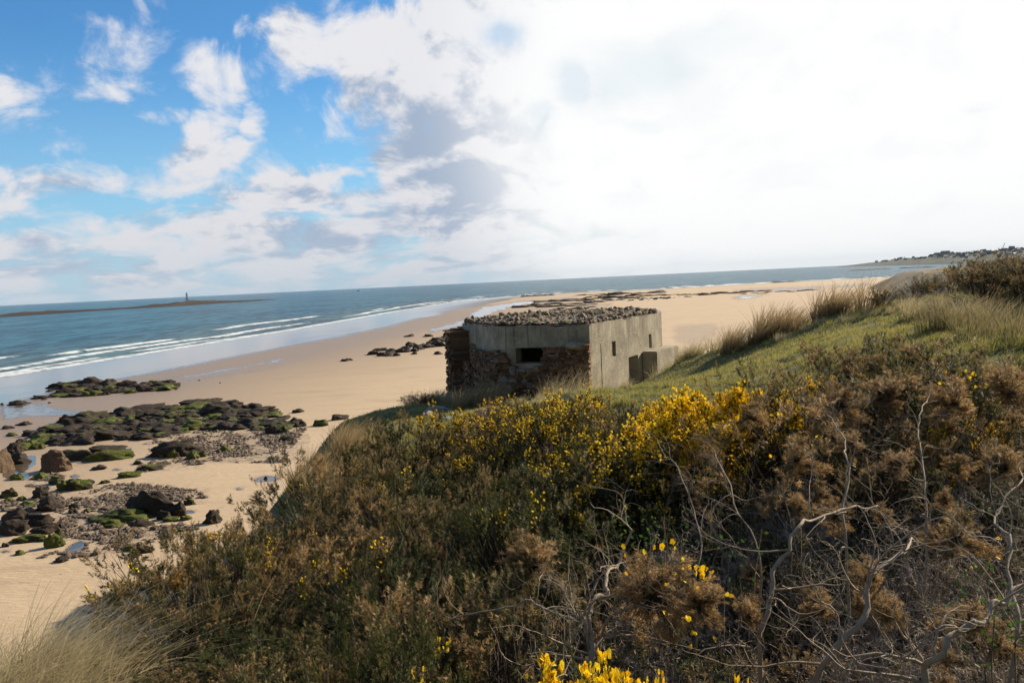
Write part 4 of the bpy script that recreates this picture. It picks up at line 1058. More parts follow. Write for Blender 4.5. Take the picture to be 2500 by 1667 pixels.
# dead gorse ---------------------------------------------------------------
def tube(pts, rad, k=5):
    pts = np.asarray(pts); n = len(pts); t = np.gradient(pts, axis=0); t = unit(t + 1e-9)
    a = unit(np.cross(t, np.array([.31, .17, .93]))); b = np.cross(t, a); ang = np.arange(k) * 2 * math.pi / k
    V = (pts[:, None] + (a[:, None] * np.cos(ang)[None, :, None] + b[:, None] * np.sin(ang)[None, :, None]) * np.asarray(rad)[:, None, None]).reshape(-1, 3)
    i = np.arange(n * k).reshape(n, k); j = np.roll(i, -1, 1)
    return V, np.stack([i[:-1], j[:-1], j[1:], i[1:]], -1).reshape(-1, 4)
def grow(r, start, d, L, rad, lvl, out, tips, wig=.34, up=.12, forks=(2, 4)):
    n = 7; pts = [np.array(start, float)]; dv = np.array(d, float)
    bend = r.normal(size=3) * .16
    for i in range(n - 1):
        dv = unit(dv + r.normal(size=3) * wig * .45 + bend + np.array([0, 0, up * .35])); pts.append(pts[-1] + dv * L / (n - 1))
    rr = np.linspace(rad, rad * .5, n); out.append((pts, rr))
    if lvl == 0: tips.append((pts[-1], dv)); return
    for k in range(r.randint(*forks)):
        i = r.randint(2, n); q = unit(dv * .55 + r.normal(size=3) * .75 + np.array([0, 0, up]))
        grow(r, pts[i] if i < n else pts[-1], q, L * r.uniform(.5, .78), rr[min(i, n - 1)] * .68, lvl - 1, out, tips, wig, up, forks)
    q = unit(dv + r.normal(size=3) * .3); grow(r, pts[-1], q, L * .7, rr[-1] * .95, lvl - 1, out, tips, wig, up, forks)
def branches(seed, nmain, L, rad, lvl, spread=1.0, up=.12, matl=GREYW, wig=.34, lean=(0, 0), k=5, thorn=True):
    r = np.random.RandomState(seed); out = []; tips = []
    for i in range(nmain):
        a = i * 2.4 + r.uniform(-.4, .4); d = unit(np.array([math.cos(a) * spread + lean[0], math.sin(a) * spread + lean[1], r.uniform(.5, 1.3)]))
        grow(r, (math.cos(a) * .05, math.sin(a) * .05, -.05), d, L * r.uniform(.8, 1.2), rad * r.uniform(.7, 1.15), lvl, out, tips, wig, up)
    Vs = []; Fs = []; c = 0
    for pts, rr in out:
        v, f = tube(pts, rr, k if rr[0] > .004 else 3); Vs.append(v); Fs.append(f + c); c += len(v)
    T3 = []
    if thorn:
        for pts, rr in out:
            if rr[0] > .006: continue
            for q in range(8):
                i = r.randint(1, len(pts)); p = pts[i] + r.normal(size=3) * .002; d = unit(r.normal(size=3)); a = unit(np.cross(d, r.normal(size=3))) * .0016
                Vs.append(np.array([p - a, p + a, p + d * r.uniform(.015, .04)])); T3.append([c, c + 1, c + 2]); c += 3
    return mesh('branches', np.concatenate(Vs), [np.concatenate(Fs)] + ([np.array(T3)] if T3 else []), matl, True), tips, out
def tuft_ball(seed, R, n=420, per=22, flat=.8):
    r = np.random.RandomState(seed); k = 9 + seed % 4
    pd = unit(r.normal(size=(k, 3)) + np.array([0, 0, .55])); pl = R * r.uniform(.55, 1.25, k); own = r.randint(0, k, n); f = r.rand(n) ** .7
    p = pd[own] * (pl[own] * f)[:, None] + r.normal(size=(n, 3)) * (R * .17 * (1.15 - .6 * f))[:, None]
    d = unit(pd[own] * .9 + r.normal(size=(n, 3)) * .55); L = R * r.uniform(.16, .38, n); V, F_, t = spines(p, d, L, r, per, .024, .0019)
    hue = np.repeat(np.clip(r.rand(k)[own] * .55 + r.rand(n) * .35 + .2, 0, 1), per * 3)
    V2, F2 = stemtris(p * .1, unit(p), np.linalg.norm(p, axis=1), r, .0026)
    return V, F_, t, hue, V2, F2
DEADM = []
for i in range(6):
    me, tips, out = branches(600 + i, 6, .40, .017, 3, 1.0 if i % 2 else .75, .16)
    DEADM.append((me, tips))
BALLS = []
for i in range(6):
    V, F_, t, hue, V2, F2 = tuft_ball(700 + i, .16, 330)
    BALLS.append((mesh('needle_tuft', V, F_, GORSE, False, {'tip': t, 'hue': hue}), mesh('tuft_twigs', V2, F2, TWIG, False)))
def dead_bush(px, Y, h, rz, label, i, ntuft=4, r=rs, lean=0.0):
    x = (px - 1250) / F0 * Y; z = float(dune_z(x, Y))
    root = empty('dead_gorse_bush', (x, Y, z), rz, label, 'dead gorse'); root.scale = (h, h, h); root.rotation_euler = (lean, 0, rz)
    me, tips = DEADM[i % len(DEADM)]
    obj('branches', me, root)
    hi = sorted(range(len(tips)), key=lambda q: -tips[q][0][2])[:max(8, ntuft * 2)]
    for q in r.choice(hi, ntuft, replace=False) if ntuft else []:
        b = BALLS[r.randint(6)]; o = obj('needle_tuft', b[0], root, tuple(tips[q][0])); s = r.uniform(.28, .62); o.scale = (s, s, s * .85); o.rotation_euler = (0, 0, r.uniform(0, 6)); o['brown'] = .55
        t2 = obj('twigs', b[1], o)
    return root
DB = [(1500, 3.5, 1.05, 0.2, 'dead gorse with contorted bleached trunk and twisting bare limbs above the bottom flowers', 1), (1650, 4.9, 1.05, 1.4, 'bare silver branches spraying upward in the middle of the thicket', 0),
      (1800, 5.3, 1.12, 2.3, 'tall bare branches left of the round brown needle head', 0), (1930, 4.3, 1.05, .7, 'forked dead gorse with a large round brown needle head', 3), (2080, 3.5, 1.0, 3.1, 'dead gorse with thick pale trunk rising to the right', 3),
      (2250, 3.0, .95, 4.0, 'dead gorse with thick leaning limbs in the lower right', 3), (2150, 4.9, 1.05, 5.1, 'dense grey tangle of dead stems right of centre', 2), (2330, 4.5, 1.08, 1.9, 'dead gorse with dark limbs reaching for the right edge', 4),
      (2450, 3.4, 1.05, 2.7, 'big dead gorse cut off by the right edge', 3), (1990, 5.9, 1.15, .3, 'thin dead stems carrying brown heads below the yellow rimmed gorse', 5), (2140, 6.5, 1.15, 3.7, 'dead stems under the brown gorse heads in the upper thicket', 5),
      (2330, 6.3, 1.12, 4.6, 'dead stems behind the flowered head near the right edge', 5), (1770, 3.2, .9, 5.5, 'low dead gorse with arching limbs at bottom centre', 2), (1400, 4.6, .95, .9, 'sparse bleached twigs at the edge of the flowerless slope', 0),
      (2470, 5.0, 1.15, .1, 'dead gorse with brown heads high on the right edge', 5), (2290, 2.3, .85, 2.2, 'dead gorse limb close to the camera at bottom right', 1), (980, 2.9, .72, 1.0, 'small bleached twiggy branch poking from the bottom slope', 0),
      (1900, 2.7, .8, 3.9, 'low dead branches between the bottom flowers and the right trunks', 1)]
for i, (px, Y, h, rz, lab, nt) in enumerate(DB): dead_bush(px, Y, h, rz, lab, i, nt)
# brown needle heads traced where the photograph shows them
HEADS = [(1940, 1130, 4.6, .20, 'large round brown needle head in the middle of the right thicket'), (1590, 1450, 3.3, .24, 'bushy brown needle head above the bottom yellow flowers'), (1700, 1480, 3.3, .16, 'brown needle head right of the bushy one, with a raised tip'),
         (1300, 1390, 4.1, .24, 'domed grey brown gorse head at the edge of the flowerless slope'), (2130, 1420, 3.3, .12, 'orange brown needle head at lower right, upper of two'), (2165, 1500, 3.2, .14, 'orange brown needle head at lower right, lower of two'),
         (2330, 1320, 4.0, .20, 'brown needle head with three yellow flowers on top'), (2050, 985, 6.0, .24, 'rust brown needle head under the yellow flowered gorse'), (2150, 975, 6.2, .24, 'rust brown needle head, middle of the upper thicket'), (2210, 960, 6.3, .22, 'rust brown needle head, right of the middle one'),
         (2330, 1000, 5.8, .30, 'wide brown needle head near the right edge'), (2460, 960, 5.5, .28, 'dark brown needle head against the right edge'), (1830, 1020, 6.0, .16, 'small grey brown tuft in front of the full flower gorse'), (2040, 1260, 4.4, .13, 'small brown tuft on a thin stem in the tangle'),
         (2180, 1140, 5.0, .16, 'dim brown tuft deep in the tangle'), (2450, 1150, 4.5, .2, 'brown tuft in the tangle beside the right edge'), (2080, 1090, 5.3, .13, 'light brown tuft above the grey tangle'), (2230, 880, 8.6, .26, 'dark upright gorse head beside the bare twiggy shrub'), (2130, 905, 8.2, .22, 'orange brown gorse sprig left of the dark upright head')]
for i, (px, py, Y, R, lab) in enumerate(HEADS):
    p = P(px, py, Y); z = float(dune_z(p[0], p[1])); r = np.random.RandomState(i + 30)
    root = empty('dead_gorse_bush', (p[0], p[1], z), 0, lab, 'dead gorse'); hgt = p[2] - z
    s = R / .16 * .78; b = BALLS[i % 6]; o = obj('needle_tuft', b[0], root, (0, 0, hgt)); o.scale = (s, s, s * .85); o.rotation_euler = (0, 0, i); o['brown'] = .55 if i % 3 else .3
    obj('twigs', b[1], o)
    o2 = obj('branches', DEADM[(i * 5 + 1) % 6][0], root); o2.scale = (.62, .62, hgt * 1.02); o2.rotation_euler = (0, 0, i * 1.3)
    if i in (0, 1, 2, 6, 10):
        n = {0: 2, 1: 22, 2: 18, 6: 4, 10: 16}[i]; d = unit(r.normal(size=(n, 3)) + np.array([.6, 0, 1.0])); V3, F3, h3 = flowers_mesh(d * R * .95 + np.array([0, 0, hgt]), d, r, .011)
        obj('flowers', mesh('head_flowers', V3, F3, FLOW, False, {'hue': h3}), root)
THINM = [branches(650 + i, 9, .33, .0075, 3, .8, .30, BLEACH, .42, (0, 0), 4)[0] for i in range(3)]
def thin_bushes():
    r = np.random.RandomState(44)
    for k in range(34):
        px = r.uniform(1330, 2560); Y = r.uniform(3.0, 6.6)
        if px < 1500 and Y < 4: continue
        x = (px - 1250) / F0 * Y; z = float(dune_z(x, Y)); h = max(.6, (canopy(x, Y) - z)) * r.uniform(.9, 1.22)
        root = empty('dead_gorse_bush', (x, Y, z), r.uniform(0, 6.28), 'leafless bush of thin grey twigs in the dead thicket at lower right', 'dead gorse', 'thin twiggy dead bushes at lower right'); root.scale = (h, h, h)
        obj('branches', THINM[k % 3], root)
thin_bushes()
# long curved trunks traced from the photograph, low and near
def trunk(pts, rad, label):
    rad = rad * .62; q = np.array([P(a, b, Y) for a, b, Y in pts]); base = q[0].copy(); base[2] = float(dune_z(base[0], base[1])) - .03
    q = np.vstack([base, q]); n = len(q); tt = np.linspace(0, n - 1, n * 6); sm = np.stack([np.interp(tt, range(n), q[:, j]) for j in range(3)], -1)
    r = np.random.RandomState(int(pts[0][0])); sm[3:] += r.normal(0, .030, sm[3:].shape)
    for _ in range(3): sm[1:-1] = (sm[:-2] + sm[2:] + sm[1:-1] * 2) / 4
    sm[1:] += r.normal(0, .003, sm[1:].shape)
    root = empty('dead_branch', tuple(base), 0, label, 'dead branch'); rr = np.linspace(rad, rad * .35, len(sm)) * r.uniform(.88, 1.12, len(sm))
    out = []; tips = []
    for k in range(12):
        i = r.randint(6, len(sm)); grow(r, sm[i] - base, unit(r.normal(size=3) + np.array([0, -.1, .6])), r.uniform(.12, .3), rr[i] * .55, 2, out, tips)
    v, f = tube(sm - base, rr, 8); Vs = [v]; Fs = [f]; c = len(v)
    for p_, r_ in out:
        v, f = tube(p_, r_, 4); Vs.append(v); Fs.append(f + c); c += len(v)
    obj('limb', mesh('limb', np.concatenate(Vs), np.concatenate(Fs), GREYW, True), root)
trunk([(1990, 1640, 2.9), (2110, 1500, 3.0), (2150, 1380, 3.1), (2200, 1330, 3.4), (2230, 1310, 3.8)], .022, 'thick pale limb climbing from bottom centre right to the right')
trunk([(1860, 1550, 3.3), (1890, 1430, 3.4), (1920, 1330, 3.5), (1970, 1270, 3.7), (2090, 1230, 4.0), (2160, 1245, 4.2)], .020, 'long limb rising then arching right under the round needle head')
trunk([(2250, 1650, 2.5), (2340, 1560, 2.5), (2400, 1500, 2.6), (2480, 1470, 2.7), (2560, 1400, 2.8)], .022, 'heavy limb sweeping to the right edge at bottom right')
trunk([(1440, 1660, 3.1), (1440, 1580, 3.2), (1430, 1500, 3.3), (1460, 1450, 3.4), (1500, 1390, 3.6), (1540, 1330, 3.8)], .026, 'stout contorted trunk standing at bottom centre')
trunk([(1440, 1560, 3.2), (1400, 1490, 3.3), (1330, 1480, 3.4), (1240, 1470, 3.5), (1140, 1500, 3.6)], .014, 'bare limb reaching left from the stout contorted trunk')
trunk([(1460, 1500, 3.3), (1510, 1490, 3.3), (1570, 1470, 3.3), (1600, 1430, 3.4)], .014, 'bare limb reaching right from the stout contorted trunk')
trunk([(2060, 1300, 4.0), (2065, 1150, 4.3), (2060, 1080, 4.6), (2030, 1000, 5.0)], .013, 'straight upright stem left of the grey tangle')
trunk([(2260, 1280, 4.2), (2250, 1120, 4.6), (2240, 1010, 5.0), (2290, 960, 5.3)], .013, 'upright forked stem in the right tangle')
trunk([(1700, 1400, 4.2), (1690, 1230, 4.6), (1640, 1120, 4.9), (1560, 1040, 5.2)], .009, 'slim bleached stem leaning left over the dark hollow')
trunk([(1850, 1330, 4.3), (1780, 1180, 4.7), (1740, 1100, 5.0), (1690, 1060, 5.2)], .010, 'slim bleached stem with long curved tip left of the round head')
trunk([(2460, 1560, 2.9), (2470, 1350, 3.2), (2450, 1250, 3.5), (2480, 1130, 3.8)], .015, 'dark upright limb beside the right edge')

# twiggy leafless shrubs at the upper right
TWM = [branches(800 + i, 9, .38, .0065, 3, .7, .25, DARKW, .45, (.1, 0), 4) for i in range(2)]
for k, (px, Y, h, lab) in enumerate([(2200, 8.3, 1.0, 'leafless dark twiggy shrub below the grassy bank'), (2300, 8.5, 1.15, 'leafless dark shrub right of its twin, with knobbly twigs'), (2390, 8.0, 1.1, 'leafless dark shrub third from left, tangled with grass'),
                                      (2480, 7.6, 1.15, 'leafless dark shrub cut by the right edge'), (2060, 8.6, .95, 'thin upright bare twigs left of the flowered gorse, before the slope'), (2250, 7.4, 1.1, 'nearest leafless dark shrub, behind the flowered head')]):
    x = (px - 1250) / F0 * Y; root = empty('bare_shrub', (x, Y, float(dune_z(x, Y))), k * 1.3, lab, 'shrub'); root.scale = (h, h, h); obj('branches', TWM[k % 2][0], root)

# bramble leaves
def leaves(seed, n=60, R=.2, H=.3):
    r = np.random.RandomState(seed); p = np.stack([r.normal(0, R * .5, n), r.normal(0, R * .5, n), r.uniform(.05, H, n)], -1); u_ = unit(r.normal(size=(n, 3)) + np.array([0, -.3, .6])); a = unit(np.cross(u_, r.normal(size=(n, 3)))); b = np.cross(u_, a)
    s = r.uniform(.008, .017, (n, 1)); V = np.stack([p - a * s, p - b * s * .6, p + a * s * 1.1, p + b * s * .6], 1).reshape(-1, 3)
    return V, np.arange(len(V)).reshape(-1, 4), np.repeat(r.rand(n), 4)
for k, (px, py, Y, lab) in enumerate([(1620, 1310, 4.6, 'sprinkle of fresh green leaves among the bare silver branches'), (1780, 1370, 4.0, 'small cluster of dark green leaves beside the long pale limb'), (1530, 1300, 4.7, 'fresh green leaves at left of the bare silver branches'),
      (2400, 1490, 3.3, 'green leafy plant under the heavy limb at bottom right'), (2480, 1560, 2.9, 'large green leaves at the right edge near the bottom'), (2290, 1170, 5.2, 'thin green sprouts in the right tangle'), (2420, 905, 7.4, 'green leafed sprig on the bare shrub')]):
    p = P(px, py, Y); z = float(dune_z(p[0], p[1])); hh = p[2] - z; V, F_, h = leaves(900 + k, 45 if k < 3 else 70)
    root = empty('bramble', (p[0], p[1], z), 0, lab, 'bramble'); obj('leaves', mesh('leaves', V + np.array([0, 0, hh - .15]), F_, LEAF, False, {'hue': h, 'tip': h * 0}), root)
    r = np.random.RandomState(k); Vs = []; Fs = []; c = 0
    for q in range(4):
        e = V[r.randint(len(V))]; pts = np.linspace((0, 0, 0), e + (0, 0, hh - .15), 6) + r.normal(0, .012, (6, 3)); v, f = tube(pts, np.full(6, .003), 3); Vs.append(v); Fs.append(f + c); c += len(v)
    obj('stem', mesh('bramble_stem', np.concatenate(Vs), np.concatenate(Fs), DARKW, True), root)

# marram ---------------------------------------------------------------------
def marram(seed, n, R, H, lean=(.25, 0), w=.004, droop=.5, matl=MAR, seg=5):
    r = np.random.RandomState(seed)
    a = r.uniform(0, 6.283, n); q = np.sqrt(r.rand(n)) * R; b = np.stack([np.cos(a) * q, np.sin(a) * q, np.zeros(n) - .03], -1)
    L = H * r.uniform(.45, 1.15, n)
    out = np.stack([np.cos(a), np.sin(a), np.zeros(n)], -1) * r.uniform(.0, .55, (n, 1)) + np.array([lean[0], lean[1], 0]) * r.uniform(.4, 1.5, (n, 1)) + r.normal(size=(n, 3)) * (.14, .14, 0)
    ts = np.linspace(0, 1, seg); V = []
    side = unit(np.cross(out + np.array([0.01, .02, 0]), (0, 0, 1.0)) * .6 + r.normal(size=(n, 3)) * .6)
    dr = droop * r.uniform(.2, 1.5, n)
    pts = []
    for t in ts:
        c = b + np.array([0, 0, 1.0]) * (L * (t - dr * .42 * t ** 2.4))[:, None] + out * (L * (.35 * t + (.55 + dr * .55) * t * t))[:, None]
        pts.append(c)
    F_ = []; VV = []
    for i, t in enumerate(ts):
        ww = w * (1 - t * .85) * side; VV += [pts[i] - ww, pts[i] + ww]
    V = np.stack(VV, 1).reshape(-1, 3); k = np.arange(n)[:, None] * 2 * seg
    F_ = np.concatenate([k + np.array([[2 * i, 2 * i + 1, 2 * i + 3, 2 * i + 2]]) for i in range(seg - 1)])
    return mesh('marram', V, F_, matl, False, {'hue': np.repeat(r.rand(n), 2 * seg), 'tip': np.tile(np.repeat(ts, 2), n)})
MT = {'near': [marram(10 + i, 280, .26, .85, (.30, .1), .0040, .9, MAR, 7) for i in range(2)], 'ridge': [marram(20 + i, 140, .26, .95, (.38, 0), .011, .30, MARB, 5) for i in range(3)],
      'straw': [marram(30 + i, 150, .26, .62, (.35, 0), .007, .6, MAR, 5) for i in range(3)], 'thin': [marram(40 + i, 60, .20, .75, (.2, 0), .0022, .6, MAR, 6) for i in range(2)],
      'green': [marram(50 + i, 115, .26, .85, (.05, -.1), .0075, .5, m_blade('marram_green', c4(.08, .10, .03), c4(.24, .20, .085), c4(.36, .27, .15)), 6) for i in range(2)]}
_mc = [0]
def tuft(kind, x, y, s, label, group=None, r=rs, sz=None):
    _mc[0] += 1; me = MT[kind][_mc[0] % len(MT[kind])]
    o = obj('marram_tuft', me, None, (x, y, float(dune_z(x, y)))); o.scale = (s, s, sz or s); o.rotation_euler = (0, 0, r.uniform(-.35, .35))
    return tag(o, label, 'grass tuft', group)
def tline(kind, pts, n, s, label, group, spread=.5, seed=0):
    r = np.random.RandomState(seed); pts = np.array([((a - 1250) / F0 * Y, Y) for a, Y in pts]); t = np.linspace(0, len(pts) - 1, n)
    for q in t:
        x = np.interp(q, range(len(pts)), pts[:, 0]) + r.normal(0, spread * .5); y = np.interp(q, range(len(pts)), pts[:, 1]) + r.normal(0, spread)
        tuft(kind, x, y, s * r.uniform(.75, 1.2), label, group, r)
tline('near', [(-60, 5.2), (40, 5.0), (130, 5.1), (170, 5.4)], 12, .62, 'long pale marram tuft spilling over the sand at the lower left corner', 'marram at the lower left corner', .45, 1)
tline('near', [(-80, 4.3), (60, 4.2), (150, 4.3)], 8, .62, 'near green straw marram tuft at the bottom left', 'near marram at the bottom left', .3, 2)
tline('near', [(200, 5.9), (265, 6.2), (300, 6.6)], 5, .42, 'shorter marram tuft between the lower left corner and the gorse', 'marram beside the left gorse edge', .25, 3)
tline('straw', [(480, 8.3), (590, 9.4), (650, 10.0)], 8, .75, 'thin dry grass tuft poking past the gorse crest over the sand', 'dry grass on the left gorse crest', .15, 4)
tline('ridge', [(735, 13.6), (770, 14.5), (800, 15.4), (835, 16.4)], 13, .66, 'brown marram tuft in the leaning mass left of the grassy spit', 'leaning marram left of the spit', .5, 5)
tline('straw', [(715, 10.6), (730, 11.4), (745, 12.4), (750, 13.4)], 14, .75, 'dry marram tuft hanging over the bare dune edge beside the gorse', 'marram on the left dune edge', .18, 21)
tline('ridge', [(780, 13.4), (830, 14.0), (870, 15.0)], 6, .55, 'brown marram tuft in front of the grassy spit', 'marram before the spit', .35, 6)
tline('straw', [(985, 32), (1030, 31), (1060, 30.5), (1100, 30)], 12, 1.05, 'pale dry tussock on the spit against the sand, left of the bunker', 'dry tussocks left of the bunker', .35, 7)
tline('ridge', [(1120, 27.2), (1160, 26.8), (1200, 26.8)], 7, .95, 'large shaded tussock drooping at the foot of the bunker stonework', 'tussock at the bunker foot', .3, 8)
tline('straw', [(1250, 24), (1330, 22), (1400, 19), (1480, 18)], 16, .48, 'dry straw grass on the mound in front of the bunker', 'dry grass before the bunker', .7, 9)
tline('thin', [(1300, 22), (1350, 20), (1400, 19), (1440, 22)], 10, 1.2, 'few tall pale blades standing before the bunker stonework', 'tall pale blades before the bunker', .5, 10)
tline('ridge', [(1850, 24.5), (1900, 24.2), (1960, 23.6), (2010, 23), (2050, 22.6), (2085, 22.2)], 15, 1.0, 'tall rusty marram tuft in the big clump on the crest of the slope', 'tall marram on the slope crest', .38, 11)
tline('ridge', [(1760, 24.5), (1790, 24.3), (1830, 24.2)], 6, .85, 'rusty marram tuft in the middle clump on the crest', 'middle marram clump on the crest', .4, 12)
tline('straw', [(1630, 27.5), (1670, 26.8), (1710, 26.2)], 10, 1.15, 'yellowish marram tuft beside the low concrete wall', 'marram beside the blast wall', .5, 13)
tline('straw', [(1880, 22.5), (1960, 22), (2060, 21.5), (2150, 20.5)], 9, .5, 'short grass tuft under the tall marram on the crest', 'short tufts on the crest', .4, 14)
tline('straw', [(2190, 20), (2240, 19.8), (2290, 19.5)], 8, .6, 'pale grass tuft in front of the dune edge gorse', 'pale tufts by the dune edge gorse', .4, 15)
tline('green', [(2310, 14.5), (2350, 13.5), (2400, 12.8), (2450, 12)], 6, .85, 'tall green and straw marram on the bank under the right hillock', 'marram under the right hillock', .6, 16)
tline('green', [(2330, 12), (2400, 11), (2470, 10.5), (2520, 10)], 4, .75, 'nearer tall marram on the right bank above the bare shrubs', 'nearer marram on the right bank', .5, 17)
tline('straw', [(2290, 16.5), (2330, 15.5), (2380, 15.6)], 6, .9, 'straw marram at the left foot of the hillock gorse', 'straw marram below hillock gorse', .5, 18)
tline('thin', [(2020, 9.6), (2120, 9.2), (2160, 9.4)], 4, .7, 'white dead grass blades behind the flowered gorse', 'white blades behind the gorse', .3, 19)
for k, (px, Y, s, lab) in enumerate([(500, 5.6, 1.25, 'tall thin dry stems among the lower left gorse'), (540, 6.2, 1.2, 'second stand of dry stems among the lower left gorse'), (1790, 6.8, 1.5, 'long pale grass blades crossing the flowered gorse'), (2190, 8.8, .7, 'bundle of bleached blades beside the orange sprig')]):
    x = (px - 1250) / F0 * Y; tuft('thin', x, Y, s, lab)
# far dune marram as tufts
tl = np.random.RandomState(8)
for k in range(70):
    t = tl.rand(); y = 130 + t * 130; x = y * (.50 + .055 * t) + tl.uniform(2, 26)
    s = tl.uniform(1.2, 2.6); tuft('straw' if k % 3 else 'ridge', x, y, s * 1.6, 'distant marram tussock on the far dune', 'marram on the far dune', tl, sz=s * .8)
# turf
def build_turf():
    r = np.random.RandomState(6); Vs = []; hs = []
    N = 330000; az = r.uniform(-.30, .66, N); d = 9.5 * (42 / 9.5) ** (r.rand(N)); x = d * np.sin(az); y = d * np.cos(az)
    k = (pip(x, y, EDGE) | (segdist(x, y, EDGE, True) < 1.8)) & ~pip(x, y, GPOLY) & ~pip(x, y, [tuple(q) for q in FP]); x = x[k]; y = y[k]
    cl = fbm(x * 1.3, y * 1.3, 3, 14); cl2 = fbm(x * 5, y * 5, 2, 15)
    k = cl2 + .3 * r.rand(len(x)) > .42; x = x[k]; y = y[k]; cl = cl[k]; cl2 = cl2[k]
    z = dune_z(x, y); n = len(x); d = np.hypot(x, y)
    h = (.025 + .075 * np.clip((cl2 - .4) * 3, 0, 1) + .05 * np.clip((cl - .55) * 6, 0, 1)) * r.uniform(.5, 1.3, n)
    b = np.stack([x, y, z - .005], -1); a = r.uniform(0, 6.28, n); s = np.stack([np.cos(a), np.sin(a), 0 * a], -1) * (.0022 + .00035 * d)[:, None]
    tip = b + np.stack([r.normal(.25, .4, n) * h, r.normal(0, .4, n) * h, h], -1)
    V = np.stack([b - s, b + s, tip], 1).reshape(-1, 3); hue = np.clip(fbm(x * .8, y * .8, 3, 16) * 1.6 - .3 + r.normal(0, .2, n), 0, 1)
    return mesh('turf', V, np.arange(len(V)).reshape(-1, 3), TURF, False, {'hue': np.repeat(hue, 3), 'tip': np.tile([0, 0, 1.], n)})
tag(obj('turf_grass', build_turf()), 'short green and straw coloured turf on the dune slope', 'turf', kind='stuff')

# ------------------------------------------------------------------ beacon, people, boat, headland
def beacon():
    x, y, z = P(457, 737.5, 1150); root = empty('beacon_tower', (x, y, 1.6), .3, 'dark iron lattice beacon with a cage top on the offshore skerry', 'beacon')
    Vs = []; Fs = []; c = 0; H = 13.0
    def add(a, b, ra, rb, k=6):
        nonlocal c
        v, f = tube(np.linspace(a, b, 3), np.linspace(ra, rb, 3), k); Vs.append(v); Fs.append(f + c); c += len(v)
    def part(name):
        nonlocal c, Vs, Fs
        obj(name, mesh(name, np.concatenate(Vs), np.concatenate(Fs), IRON, False), root); Vs = []; Fs = []; c = 0
    legs = [np.array([math.cos(a) * .8, math.sin(a) * .8, 0]) for a in np.arange(6) * math.pi / 3]
    for l in legs: add(l * 3.2 - (0, 0, 1.5), l * 1.0 + (0, 0, H * .86), .22, .16); part('leg')
    add((0, 0, -1.5), (0, 0, H), .2, .18); part('mast')
    for zz, rr in ((H * .3, 2.45), (H * .6, 1.65)):
        for i in range(6): add(legs[i] * rr + (0, 0, zz), legs[(i + 1) % 6] * rr + (0, 0, zz), .14, .14, 4)
    part('brace')
    for i in range(6):
        add(legs[i] * 1.35 + (0, 0, H * .80), legs[i] * 1.35 + (0, 0, H), .2, .2, 4); add(legs[i] * 1.35 + (0, 0, H), legs[(i + 1) % 6] * 1.35 + (0, 0, H), .2, .2, 4); add(legs[i] * 1.35 + (0, 0, H * .82), legs[(i + 1) % 6] * 1.35 + (0, 0, H * .82), .25, .25, 4)
    part('cage')
beacon()
def skin_person(label, px, py, h=1.75, rz=0.0, cols=(c4(.03, .03, .04), c4(.35, .22, .16))):
    x, y, z = on_beach(px, py)
    me = bpy.data.meshes.new('body')
    V = {'pel': (0, 0, .95), 'waist': (0, 0, 1.12), 'chest': (0, -.02, 1.32), 'neck': (0, -.01, 1.50), 'head': (0, -.03, 1.60), 'crown': (0, -.03, 1.72),
         'hl': (.10, 0, .90), 'kl': (.11, -.16, .50), 'al': (.11, -.14, .09), 'tl': (.11, -.28, .04), 'hr': (-.10, 0, .90), 'kr': (-.11, .05, .48), 'ar': (-.11, .26, .12), 'tr': (-.11, .14, .04),
         'sl': (.19, 0, 1.42), 'el': (.25, .06, 1.14), 'wl': (.24, -.06, .90), 'fl': (.24, -.10, .82), 'sr': (-.19, 0, 1.42), 'er': (-.25, .02, 1.14), 'wr': (-.24, -.12, .92), 'fr': (-.24, -.17, .84)}
    E = 'pel-waist waist-chest chest-neck neck-head head-crown pel-hl hl-kl kl-al al-tl pel-hr hr-kr kr-ar ar-tr chest-sl sl-el el-wl wl-fl chest-sr sr-er er-wr wr-fr'.split()
    Rr = dict(pel=.15, waist=.14, chest=.16, neck=.06, head=.09, crown=.075, hl=.10, kl=.065, al=.045, tl=.04, hr=.10, kr=.065, ar=.045, tr=.04, sl=.075, el=.055, wl=.04, fl=.03, sr=.075, er=.055, wr=.04, fr=.03)
    K = list(V); me.from_pydata([V[k] for k in K], [tuple(K.index(q) for q in e.split('-')) for e in E], [])
    root = empty('person', (float(x), float(y), float(z)), rz, label, 'person')
    o = obj('body', me, root); md = o.modifiers.new('s', 'SKIN'); o.modifiers.new('sub', 'SUBSURF').levels = 1; o.modifiers[-1].render_levels = 1
    for i, k in enumerate(K): me.skin_vertices[0].data[i].radius = (Rr[k], Rr[k] * .85)
    me.skin_vertices[0].data[0].use_root = True
    me.materials.append(m_plain('dark_clothes', cols[0], .8))
    bm = bmesh.new(); bmesh.ops.create_icosphere(bm, subdivisions=2, radius=.105); m2 = bpy.data.meshes.new('hair'); bm.to_mesh(m2); bm.free(); m2.materials.append(IRON)
    o = obj('hair', m2, root, (0, -.01, 1.67)); o.scale = (1, 1.05, .95)
skin_person('walker in dark clothes alone on the sand beyond the crest grass', 2132.5, 714, rz=2.6)
skin_person('tiny distant walker at the water edge, left of the far dune', 2203, 674.5, rz=1.2)
skin_person('tiny distant figure on the sand right of the dark clothed walker', 2190.5, 703.5, rz=.4, h=1.6)
